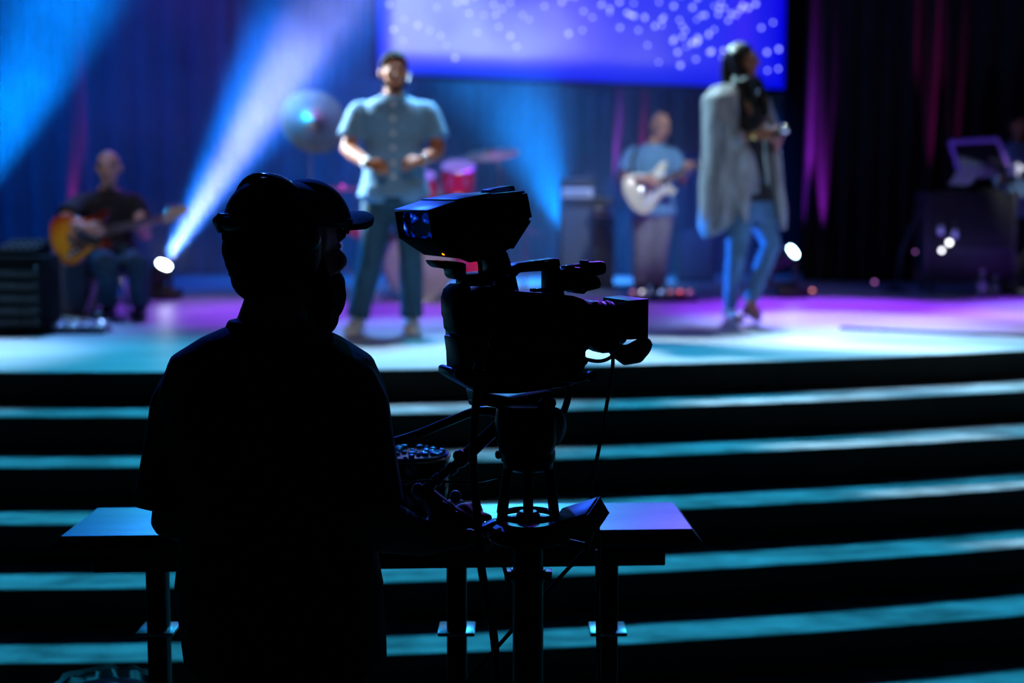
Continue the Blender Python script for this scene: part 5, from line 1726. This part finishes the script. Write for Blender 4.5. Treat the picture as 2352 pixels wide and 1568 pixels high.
# ------------------------------------------------------------------ drum kit
def drums():
    D = depth(ground(960, 688, STAGE_Z))
    P = lambda x, y, dd=0.0: pix(x, y, D + dd)
    S = FPX / D
    root = thing('drum_kit', ground(960, 688, STAGE_Z), 'red drum kit with chrome hardware behind the singing man', 'drum kit')

    def drum(name, c, axis, r, h, lugs=8):
        axis = Vector(axis).normalized()
        d = make(name, MB().lathe(c, axis, [(-h / 2, r), (h / 2, r)], 36), M['red_drum'], root)
        ref = Vector((0, 0, 1)) if abs(axis.z) < 0.9 else Vector((1, 0, 0))
        a = axis.cross(ref).normalized()
        b = axis.cross(a)
        for s in (-1, 1):
            make('head', MB().lathe(c, axis, [(s * (h / 2 + 0.002), r * 0.985), (s * (h / 2 + 0.008), r * 0.95), (s * (h / 2 + 0.009), 0.01)][::s], 36), M['drum_head'], d)
            rg = [c + axis * s * (h / 2) + (a * math.cos(2 * math.pi * i / 36) + b * math.sin(2 * math.pi * i / 36)) * r * 1.01 for i in range(37)]
            make('hoop', MB().tube(rg, 0.010, 8), M['chrome'], d)
        for i in range(lugs):
            t = 2 * math.pi * (i + 0.5) / lugs
            q = c + (a * math.cos(t) + b * math.sin(t)) * r * 1.02
            make('lug', MB().tube([q - axis * h * 0.22, q + axis * h * 0.22], 0.011, 8, True), M['chrome'], d)
        return d
    kc = P(962, 582, 0.0)
    kc.z = STAGE_Z + 0.295
    drum('bass_drum', kc, (0.08, -1, 0), 0.285, 0.42, 10)
    for s in (-1, 1):
        make('spur', MB().tube([kc + Vector((0.20 * s, -0.14, -0.15)), Vector((kc.x + 0.30 * s, kc.y - 0.30, STAGE_Z + 0.003))], 0.010, 8), M['chrome'], root)
    drum('tom', P(1052, 408, -0.05), (0.05, -0.45, 1), 0.135, 0.20, 6)
    drum('tom', P(968, 430, -0.05), (-0.05, -0.45, 1), 0.125, 0.19, 6)
    ft = P(1092, 585, -0.10)
    drum('floor_tom', ft, (0, -0.1, 1), 0.175, 0.36, 6)
    for i in range(3):
        a = math.radians(100 + 120 * i)
        q = ft + Vector((0.185 * math.cos(a), 0.185 * math.sin(a), 0))
        make('leg', MB().tube([q + Vector((0, 0, 0.1)), Vector((q.x, q.y, STAGE_Z + 0.002))], 0.008, 8), M['chrome'], root)
    drum('snare_drum', P(842, 520, -0.05), (0.1, -0.15, 1), 0.165, 0.14, 8)
    make('snare_stand', MB().tube([P(842, 545, -0.05), Vector((P(842, 545).x, P(842, 545, -0.05).y, STAGE_Z + 0.05))], 0.014, 8), M['chrome'], root)
    make('tom_mount', MB().tube([kc + Vector((0.0, 0, 0.27)), P(1010, 440, 0), P(1045, 420, 0)], 0.012, 8), M['chrome'], root)
    make('tom_mount', MB().tube([kc + Vector((0.0, 0, 0.27)), P(990, 450, 0), P(972, 440, 0)], 0.012, 8), M['chrome'], root)

    def stand(name, label, top, base_x, dd, cym_r, tilt, boom=None, second=None):
        b = P(base_x, 600, dd)
        b = Vector((b.x, b.y, STAGE_Z))
        r_ = thing(name, b, label, 'cymbal')
        el = Vector((b.x, b.y, top.z - 0.15)) if boom is None else boom
        make('tube', MB().tube([b + Vector((0, 0, 0.25)), Vector((b.x, b.y, (el.z + b.z) / 2)), el], [0.016, 0.014, 0.011], 10), M['chrome'], r_)
        make('boom', MB().tube([el, top + Vector((0, 0, 0.02))], 0.009, 8), M['chrome'], r_)
        for i in range(3):
            a = math.radians(30 + 120 * i)
            make('leg', MB().tube([b + Vector((0, 0, 0.32)), b + Vector((0.28 * math.cos(a), 0.28 * math.sin(a), 0.012))], 0.009, 8), M['chrome'], r_)
        ax = Vector(tilt).normalized()
        make('cymbal', MB().lathe(top, ax, [(-0.012, cym_r), (-0.010, cym_r), (0.002, cym_r * 0.5), (0.008, cym_r * 0.22), (0.024, cym_r * 0.12), (0.028, 0.012)], 40), M['brass'], r_)
        make('wing_nut', MB().tube([top + ax * 0.025, top + ax * 0.06], 0.010, 8, True), M['black_metal'], r_)
    stand('cymbal_stand', 'large tilted cymbal on a tall stand to the left of the singing man', P(722, 278, 0.1), 716, 0.15, 0.29, (0.35, -0.86, 0.35))
    stand('cymbal_stand', 'cymbal on a stand just right of the singing man above the red tom', P(1128, 352, 0.42), 1150, 0.48, 0.25, (-0.1, -0.25, 1))
    stand('cymbal_stand', 'low pair of hi-hat cymbals at the singing man\'s left elbow side', P(786, 430, 0.32), 778, 0.32, 0.185, (0.0, -0.1, 1))
    # throne
    q = P(905, 560, 0.75)
    th = thing('drum_stool', (q.x, q.y, STAGE_Z), 'round black drum stool behind the bass drum', 'stool')
    make('seat', MB().lathe((q.x, q.y, STAGE_Z + 0.46), (0, 0, 1), [(0, 0.14), (0.02, 0.17), (0.07, 0.17), (0.085, 0.14)], 28), M['black_plastic'], th)
    make('post', MB().tube([(q.x, q.y, STAGE_Z + 0.2), (q.x, q.y, STAGE_Z + 0.46)], 0.016, 10), M['chrome'], th)
    for i in range(3):
        a = math.radians(120 * i)
        make('leg', MB().tube([(q.x, q.y, STAGE_Z + 0.26), (q.x + 0.24 * math.cos(a), q.y + 0.24 * math.sin(a), STAGE_Z + 0.012)], 0.011, 8), M['chrome'], th)
    # microphone on a short stand by the kit
    b = ground(1206, 690, STAGE_Z)
    b.y += 0.1
    ms = thing('microphone_stand', b, 'short chrome microphone stand between the drum kit and the amplifiers', 'microphone stand')
    make('base', MB().lathe(b, (0, 0, 1), [(0.0, 0.13), (0.015, 0.13), (0.03, 0.04), (0.05, 0.014)], 28), M['grey_metal'], ms)
    make('pole', MB().tube([b + Vector((0, 0, 0.04)), b + Vector((0, 0, 0.62))], 0.011, 10), M['chrome'], ms)
    make('boom', MB().tube([b + Vector((0.12, 0, 0.55)), b + Vector((0, 0, 0.60)), b + Vector((-0.28, -0.05, 0.72))], 0.008, 8), M['chrome'], ms)
    mm = make('microphone', MB().lathe(b + Vector((-0.28, -0.05, 0.72)), (-1, -0.2, 0.2), [(-0.05, 0.012), (0.06, 0.018), (0.065, 0.026), (0.10, 0.026), (0.115, 0.014)], 16), M['black_plastic'], ms)


drums()


# ------------------------------------------------------------------ amplifiers
def amp(px0, px1, ytop, yfloor, label, head_m, stack):
    g = ground((px0 + px1) / 2, yfloor, STAGE_Z)
    d = depth(g)
    w = (px1 - px0) / FPX * d
    h = pix(0, ytop, d).z - STAGE_Z
    root = thing('amplifier', g, label, 'amplifier')
    hc = h - 0.24 if stack else h
    c = Vector((g.x, g.y + 0.16, STAGE_Z))
    cab = make('cabinet', MB().box(c + Vector((0, 0, hc / 2 + 0.008)), (w, 0.32, hc - 0.016)), M['tolex'], root, bevel=0.012)
    make('grille', MB().box(c + Vector((0, -0.162, hc / 2)), (w * 0.9, 0.012, hc * 0.88)), M['grille'], cab, bevel=0.003)
    for s in (-1, 1):
        for z in (0.0, hc - 0.03):
            make('corner', MB().box(c + Vector((w / 2 * s, -0.15, 0.02 + z)), (0.022, 0.03, 0.03)), M['black_metal'], cab, bevel=0.005)
        make('speaker', MB().lathe(c + Vector((0, -0.160, hc * (0.5 + 0.22 * s))), (0, -1, 0), [(0, hc * 0.19), (0.004, hc * 0.19), (0.009, hc * 0.17), (0.006, hc * 0.1), (0.010, 0.01)], 24), M['grille'], cab)
        make('foot', MB().lathe(c + Vector((w * 0.4 * s, -0.1, 0)), (0, 0, 1), [(0, 0.02), (0.012, 0.022)], 12), M['rubber'], cab)
    if stack:
        hd = make('amplifier_head', MB().box(c + Vector((0, 0, hc + 0.12)), (w * 0.97, 0.26, 0.22)), M['tolex'], root, bevel=0.010)
        make('control_panel', MB().box(c + Vector((0, -0.132, hc + 0.10)), (w * 0.88, 0.01, 0.09)), head_m, hd, bevel=0.002)
        for i in range(6):
            make('knob', MB().lathe(c + Vector((w * (-0.36 + 0.12 * i), -0.137, hc + 0.10)), (0, -1, 0), [(0, 0.014), (0.014, 0.012), (0.016, 0.006)], 14), M['black_plastic'], hd)
        make('top_panel', MB().box(c + Vector((0, 0, hc + 0.232)), (w * 0.8, 0.20, 0.005)), head_m, hd, bevel=0.002)
        make('handle', MB().tube(curve_pts([c + Vector((-0.09, 0, hc + 0.232)), c + Vector((-0.06, 0, hc + 0.262)), c + Vector((0.06, 0, hc + 0.262)), c + Vector((0.09, 0, hc + 0.232))], 4), 0.010, 8), M['rubber'], hd)
    return root


amp(1286, 1366, 408, 668, 'tall dark amplifier stack nearer the drums with a blue-lit panel', M['paper'], True)
amp(1350, 1410, 452, 664, 'lower dark amplifier stack beside the standing guitarist with a pale panel', M['paper'], True)
amp(1556, 1640, 520, 648, 'dark guitar amplifier standing behind the walking woman', M['paper'], False)


# ------------------------------------------------------------------ effect pedals
def pedal(x, y, label, m, led, w=0.085, l=0.13, h=0.05, slope=0.016, rot=0.0, group=None):
    g = ground(x, y, STAGE_Z)
    root = thing('effect_pedal', g, label, 'effect pedal', group)
    R = rotz(rot)
    T = lambda a, b, c: g + R @ Vector((a, b, c))
    hw = w / 2
    ol = [T(-hw, 0, 0.004), T(-hw, l, 0.004), T(-hw, l, h), T(-hw, 0.02, h - slope), T(-hw, 0, h - slope - 0.008)]
    b = make('case', MB().prism(ol, R @ Vector((w, 0, 0))), m, root, bevel=0.005)
    make('foot_switch', MB().lathe(T(0, l * 0.25, h - slope), (0, -0.1, 1), [(0, 0.013), (0.010, 0.012), (0.018, 0.010)], 14), M['chrome'], b)
    for s in (-1, 1):
        make('knob', MB().lathe(T(0.022 * s, l * 0.75, h - 0.006), (0, 0, 1), [(0, 0.012), (0.016, 0.010)], 12), M['white_plastic'], b)
    make('indicator', MB().ell(T(0, l * 0.5, h - 0.004), 0.010, 0.010, 0.008), led, b)
    return root


PM = {n: mat('pedal_' + n, c, 0.35, vary=0.08, coat=0.3) for n, c in dict(white=(0.7, 0.7, 0.68), red=(0.7, 0.05, 0.06), teal=(0.15, 0.45, 0.45), black=(0.03, 0.03, 0.035), sand=(0.55, 0.42, 0.25), lilac=(0.5, 0.42, 0.62)).items()}


def pedalboard(name, x0, x1, y, label, items, dep=0.30):
    a, b = ground(x0, y, STAGE_Z), ground(x1, y, STAGE_Z)
    c = (a + b) / 2
    w = (b - a).length
    root = thing('pedalboard', c, label, 'pedalboard')
    bd = make('board', MB().box((c.x, c.y + dep / 2, STAGE_Z + 0.010), (w, dep, 0.016)), M['black_metal'], root, bevel=0.004)
    make('rail', MB().box((c.x, c.y + 0.008, STAGE_Z + 0.022), (w, 0.016, 0.010)), M['grey_metal'], root, bevel=0.003)
    for i, (m, led) in enumerate(items):
        t = (i + 0.5) / len(items)
        p = lerp(a, b, t) + Vector((0, 0.05, 0.019))
        pw = w / len(items) * 0.82
        ol = [p + Vector((-pw / 2, 0, 0.0)), p + Vector((-pw / 2, 0.14, 0.0)), p + Vector((-pw / 2, 0.14, 0.055)), p + Vector((-pw / 2, 0.02, 0.040)), p + Vector((-pw / 2, 0, 0.030))]
        q = make('pedal', MB().prism(ol, (pw, 0, 0)), m, root, bevel=0.004)
        make('foot_switch', MB().lathe(p + Vector((0, 0.035, 0.042)), (0, -0.1, 1), [(0, 0.012), (0.016, 0.010)], 12), M['chrome'], q)
        if led:
            make('indicator', MB().ell(p + Vector((0, 0.075, 0.052)), 0.013, 0.013, 0.010), led, q)
    return root


pedalboard('pedalboard', 1446, 1600, 692, 'pedalboard with pale and red pedals at the standing guitarist\'s feet',
           [(PM['sand'], M['dim_rose_led']), (PM['white'], M['pale_led']), (PM['teal'], None), (PM['white'], M['blue_led']), (PM['sand'], M['dim_rose_led']), (PM['red'], M['red_led']), (PM['white'], M['dim_rose_led'])])
pedalboard('pedalboard', 108, 236, 768, 'pale low pedalboard at the stage edge before the seated guitarist', [(PM['lilac'], None), (PM['white'], None), (PM['lilac'], None), (PM['white'], M['blue_led'])], 0.22)


def wah():
    g = ground(148, 752, STAGE_Z)
    root = thing('treadle_pedal', g, 'sloping olive treadle pedal at the seated guitarist\'s side', 'effect pedal')
    w = 0.10
    make('base', MB().prism([g + Vector((-0.13, 0, 0.004)), g + Vector((0.13, 0, 0.004)), g + Vector((0.13, 0, 0.030)), g + Vector((-0.13, 0, 0.045))], (0, w, 0)), PM['lilac'], root, bevel=0.004)
    make('treadle', MB().prism([g + Vector((-0.13, -0.002, 0.052)), g + Vector((0.13, -0.002, 0.034)), g + Vector((0.13, -0.002, 0.044)), g + Vector((-0.12, -0.002, 0.082)), g + Vector((-0.135, -0.002, 0.078))], (0, w, 0)), PM['sand'], root, bevel=0.004)
    make('pivot', MB().tube([g + Vector((0, -0.006, 0.042)), g + Vector((0, w + 0.004, 0.042))], 0.008, 10), M['chrome'], root)


wah()


# ------------------------------------------------------------------ equipment rack and monitor at the left edge
def rack():
    g = ground(48, 770, STAGE_Z)
    d = depth(g)
    root = thing('equipment_rack', g + Vector((0, 0.2, 0)), 'black equipment rack with small indicator lights at the left edge of the stage', 'rack')
    x0, x1 = pix(-30, 600, d).x, pix(100, 600, d).x
    H = pix(0, 588, d).z - STAGE_Z
    W = x1 - x0
    c = Vector(((x0 + x1) / 2, g.y + 0.2, STAGE_Z))
    b = make('case', MB().box(c + Vector((0, 0, H / 2)), (W, 0.38, H)), M['matte_black'], root, bevel=0.012)
    n = 5
    for i in range(n):
        z = H * (0.1 + 0.8 * (i + 0.5) / n)
        u = make('rack_unit', MB().box(c + Vector((0, -0.193, z)), (W * 0.9, 0.012, H * 0.8 / n * 0.9)), M['black_metal'], root, bevel=0.003)
        for k in range(4):
            make('knob', MB().lathe(c + Vector((W * (-0.34 + 0.11 * k), -0.199, z)), (0, -1, 0), [(0, 0.011), (0.012, 0.010), (0.014, 0.005)], 12), M['grey_metal'], u)
        for s in (-1, 1):
            make('handle', MB().tube([c + Vector((W * 0.42 * s, -0.199, z - 0.03)), c + Vector((W * 0.42 * s, -0.225, z - 0.02)), c + Vector((W * 0.42 * s, -0.225, z + 0.02)), c + Vector((W * 0.42 * s, -0.199, z + 0.03))], 0.005, 8), M['grey_metal'], u)
    make('indicator', MB().ell(pix(80, 650, d - 0.005), 0.016, 0.010, 0.016), M['amber_led'], b)
    make('indicator', MB().ell(pix(34, 566 + 90, d - 0.005), 0.008, 0.006, 0.008), M['blue_led'], b)
    # small mixer on top
    q = c + Vector((0.0, 0, H + 0.002))
    mx = thing('mixing_desk', q, 'small dark mixer lying on top of the equipment rack', 'mixer')
    mb = MB().prism([q + Vector((-W * 0.36, -0.14, 0)), q + Vector((-W * 0.36, 0.15, 0)), q + Vector((-W * 0.36, 0.15, 0.10)), q + Vector((-W * 0.36, -0.14, 0.035))], (W * 0.72, 0, 0))
    m_ = make('case', mb, M['matte_black'], mx, bevel=0.006)
    for i in range(5):
        for j in range(2):
            make('fader', MB().box(q + Vector((W * (-0.26 + 0.13 * i), -0.06 + 0.1 * j, 0.062 + 0.023 * j)), (0.014, 0.024, 0.014)), M['white_plastic'], m_, bevel=0.002)


rack()


def side_case():
    g = ground(122, 740, STAGE_Z) + Vector((0, 0.5, 0))
    d = depth(g)
    root = thing('amplifier', g, 'low dark amplifier with a violet-lit top strip left of the seated guitarist', 'amplifier')
    H = pix(0, 582, d).z - STAGE_Z
    W = 0.30
    b = make('cabinet', MB().box(g + Vector((-0.04, 0.1, H / 2)), (W, 0.26, H)), M['tolex'], root, bevel=0.012)
    make('grille', MB().box(g + Vector((-0.04, -0.033, H * 0.44)), (W * 0.88, 0.012, H * 0.76)), M['grille'], b, bevel=0.003)
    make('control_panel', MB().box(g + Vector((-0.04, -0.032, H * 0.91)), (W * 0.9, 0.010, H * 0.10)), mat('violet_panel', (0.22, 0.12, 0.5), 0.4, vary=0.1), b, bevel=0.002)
    for k in range(5):
        make('knob', MB().lathe(g + Vector((-0.04 + W * (-0.34 + 0.17 * k), -0.037, H * 0.91)), (0, -1, 0), [(0, 0.010), (0.010, 0.009)], 12), M['chrome'], b)
    make('handle', MB().tube(curve_pts([g + Vector((-0.12, 0.1, H)), g + Vector((-0.10, 0.1, H + 0.03)), g + Vector((0.02, 0.1, H + 0.03)), g + Vector((0.04, 0.1, H))], 4), 0.009, 8), M['chrome'], b)


side_case()

# ------------------------------------------------------------------ keyboard rig at the right edge
def keyboard_rig():
    g = ground(2290, 676, STAGE_Z)
    d = depth(g)
    P = lambda x, y, dd=0.0: pix(x, y, d + dd)
    root = thing('keyboard', (P(2385, 395).x, P(2385, 395).y, P(2385, 412).z), 'white-keyed electric piano at the right edge of the stage', 'keyboard')
    kb = make('case', MB().box(P(2392, 396, 0.0), (0.56, 0.34, 0.075)), M['black_plastic'], root, bevel=0.010)
    c = P(2392, 396, 0.0)
    for i in range(22):
        make('white_key', MB().box(c + Vector((-0.255 + 0.0235 * i, -0.125, 0.032)), (0.0222, 0.17, 0.026)), M['key_white'], kb, bevel=0.002)
    for i in range(22):
        if i % 7 in (0, 1, 3, 4, 5):
            make('black_key', MB().box(c + Vector((-0.243 + 0.0235 * i, -0.075, 0.050)), (0.012, 0.085, 0.016)), M['key_black'], kb, bevel=0.002)
    make('end_block', MB().box(c + Vector((-0.285, -0.10, 0.02)), (0.03, 0.24, 0.10)), M['white_plastic'], kb, bevel=0.006)
    st = thing('keyboard_stand', (c.x, c.y, STAGE_Z), 'black X-shaped stand carrying the electric piano', 'keyboard stand')
    for s in (-1, 1):
        for yy in (-0.1, 0.1):
            make('leg', MB().tube([(c.x - 0.24 * s, c.y + yy, STAGE_Z + 0.015), (c.x + 0.22 * s, c.y + yy, c.z - 0.055)], 0.015, 8), M['grey_metal'], st)
        make('foot_bar', MB().tube([(c.x - 0.24 * s, c.y - 0.22, STAGE_Z + 0.016), (c.x - 0.24 * s, c.y + 0.22, STAGE_Z + 0.016)], 0.015, 8), M['grey_metal'], st)
        make('top_bar', MB().tube([(c.x + 0.22 * s, c.y - 0.16, c.z - 0.053), (c.x + 0.22 * s, c.y + 0.16, c.z - 0.053)], 0.014, 8), M['grey_metal'], st)
    # road case desk with the laptop
    x0, x1 = P(2128, 500).x, P(2330, 500).x
    zt = P(2200, 440).z
    cx = (x0 + x1) / 2
    y0 = g.y + 0.05
    rc = thing('road_case', (cx, y0 + 0.2, STAGE_Z), 'tall black road case with steel edges carrying the laptop at the right of the stage', 'case')
    H = zt - STAGE_Z
    W = x1 - x0
    b = make('case', MB().box((cx, y0 + 0.2, STAGE_Z + 0.10 + (H - 0.10) / 2), (W, 0.40, H - 0.10)), M['black_plastic'], rc, bevel=0.006)
    zs = P(2200, 575).z
    make('edge_strip', MB().box((cx + 0.12, y0 - 0.004, zs), (W * 0.72, 0.012, 0.04)), M['grey_metal'], b, bevel=0.002)
    for s in (-1, 1):
        make('edge_strip', MB().box((cx + W / 2 * s, y0 + 0.002, STAGE_Z + 0.1 + (H - 0.1) / 2), (0.024, 0.014, H - 0.1)), M['grey_metal'], b, bevel=0.002)
        for yy in (0.06, 0.34):
            make('castor', MB().lathe((cx + W * 0.4 * s - 0.012, y0 + yy, STAGE_Z + 0.05), (1, 0, 0), [(0, 0.046), (0.003, 0.05), (0.022, 0.05), (0.025, 0.046)], 18), M['rubber'], b)
    for (x, y) in ((2160, 520), (2192, 528)):
        q = P(x, y)
        lt = make('latch', MB().box((q.x, y0 - 0.006, q.z), (0.05, 0.014, 0.15)), M['chrome'], b, bevel=0.006)
        make('latch_ring', MB().lathe((q.x, y0 - 0.016, q.z), (0, -1, 0), [(0, 0.022), (0.006, 0.020), (0.008, 0.012)], 16), M['chrome'], lt)
    for (x, y, m, r_) in ((2180, 557, M['pale_led'], 0.020), (2163, 575, M['pale_led'], 0.016), (2072 + 30, 578, M['dim_violet_led'], 0.008)):
        q = P(x, y)
        make('indicator', MB().ell((q.x, y0 - 0.010, q.z), r_, 0.010, r_), m, b)
    # laptop seen from behind, lid up
    lp = thing('laptop', (cx, y0 + 0.15, zt + 0.001), 'dark laptop with violet light painted on its lid edges, standing on the road case', 'laptop')
    make('laptop_base', MB().box((cx + 0.10, y0 + 0.26, zt + 0.013), (0.46, 0.26, 0.022)), M['black_plastic'], lp, bevel=0.005)
    a0, a1, a2, a3 = P(2210, 412, 0.10), P(2322, 404, 0.10), P(2292, 320, 0.02), P(2182, 326, 0.02)
    lid = make('laptop_lid', MB().prism([a0, a1, a2, a3], (0, 0.016, 0.004)), M['black_gloss'], lp, bevel=0.004)
    fr = mat('painted_edge_light', (0.30, 0.14, 0.60), 0.4, vary=0.1)  # violet light on the lid edges put into their colour
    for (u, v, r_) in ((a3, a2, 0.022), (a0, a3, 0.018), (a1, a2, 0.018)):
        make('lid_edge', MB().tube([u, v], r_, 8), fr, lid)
    make('lid_hinge', MB().tube([a0, Vector((a0.x, y0 + 0.2, zt + 0.02))], 0.014, 8), M['black_metal'], lp)
    make('lid_hinge', MB().tube([a1, Vector((a1.x, y0 + 0.2, zt + 0.02))], 0.014, 8), M['black_metal'], lp)
    # lit sheet in front of it
    q = [P(2180, 424, -0.02), P(2222, 424, -0.02), P(2250, 388, 0.06), P(2204, 388, 0.06)]
    sh = thing('music_sheet', q[0], 'violet-lit sheet of music leaning before the laptop', 'paper')
    make('page', MB().prism(q, (0, 0.003, 0.006)), M['paper'], sh)
    make('page', MB().prism([v + Vector((0.03, 0.004, 0.008)) for v in q], (0, 0.003, 0.006)), M['paper'], sh)
    make('clip', MB().tube([q[0] + Vector((0.02, 0.0, 0.0)), Vector((q[0].x + 0.02, y0 + 0.03, zt + 0.004))], 0.006, 8), M['black_metal'], sh)
    # bottles on the floor before the case
    for x, y, hh, lab in ((2255, 684, 0.24, 'taller clear water bottle on the stage in front of the road case'), (2286, 678, 0.17, 'shorter clear water bottle on the stage in front of the road case')):
        b_ = ground(x, y, STAGE_Z)
        bt = thing('water_bottle', b_, lab, 'bottle', None)
        r_ = 0.033
        bo = make('bottle', MB().lathe(b_, (0, 0, 1), [(0.001, r_ * 0.8), (0.008, r_), (hh * 0.62, r_), (hh * 0.80, r_ * 0.55), (hh * 0.86, 0.013), (hh * 0.92, 0.013)], 20), M['bottle'], bt)
        make('cap', MB().lathe(b_, (0, 0, 1), [(hh * 0.90, 0.016), (hh, 0.016)], 16), M['white_plastic'], bt)
        make('label', MB().lathe(b_, (0, 0, 1), [(hh * 0.25, r_ * 1.02), (hh * 0.52, r_ * 1.02)], 20), M['paper'], bo)
    # boom stand leaning at the left of the case
    b_ = ground(2055, 672, STAGE_Z) + Vector((0.05, 0.2, 0))
    ms = thing('microphone_stand', b_, 'black boom microphone stand left of the road case', 'microphone stand')
    make('base', MB().lathe(b_, (0, 0, 1), [(0, 0.12), (0.015, 0.12), (0.03, 0.04), (0.05, 0.014)], 24), M['black_metal'], ms)
    make('pole', MB().tube([b_ + Vector((0, 0, 0.04)), P(2072, 575, 0.25), P(2096, 520, 0.25)], 0.010, 8), M['grey_metal'], ms)
    make('microphone', MB().lathe(P(2096, 520, 0.25), (0.45, -0.1, 1), [(0, 0.014), (0.10, 0.018), (0.105, 0.026), (0.14, 0.026), (0.155, 0.012)], 16), M['black_plastic'], ms)
    make('clutch', MB().ell(P(2072, 575, 0.25), 0.02, 0.02, 0.026), M['grey_metal'], ms)


keyboard_rig()

# small marker lights on the stage floor
for x, y, m, lab in ((1865, 676, M['dim_rose_led'], 'small dull rose marker light on the stage right of the woman'), (2008, 656, M['dim_violet_led'], 'small violet marker light at the back of the stage left of the road case')):
    b_ = ground(x, y, STAGE_Z)
    t_ = thing('marker_light', b_, lab, 'light')
    make('case', MB().lathe(b_, (0, 0, 1), [(0, 0.035), (0.012, 0.034), (0.030, 0.024)], 20), M['black_plastic'], t_)
    make('lens', MB().ell(b_ + Vector((0, -0.008, 0.034)), 0.016, 0.014, 0.014), m, t_)

# dark tube added where a shadow streak crosses the front of the stage
pts = [ground(x, y, STAGE_Z + 0.012) for x, y in ((1930, 752), (2000, 756), (2090, 760), (2180, 764), (2300, 768), (2420, 774))]
o = make('cable', MB().tube(curve_pts(pts, 5), 0.011, 8), M['rubber'])
tag(o, 'black tube added as the shadow streak across the bright front of the stage on the right', 'cable')
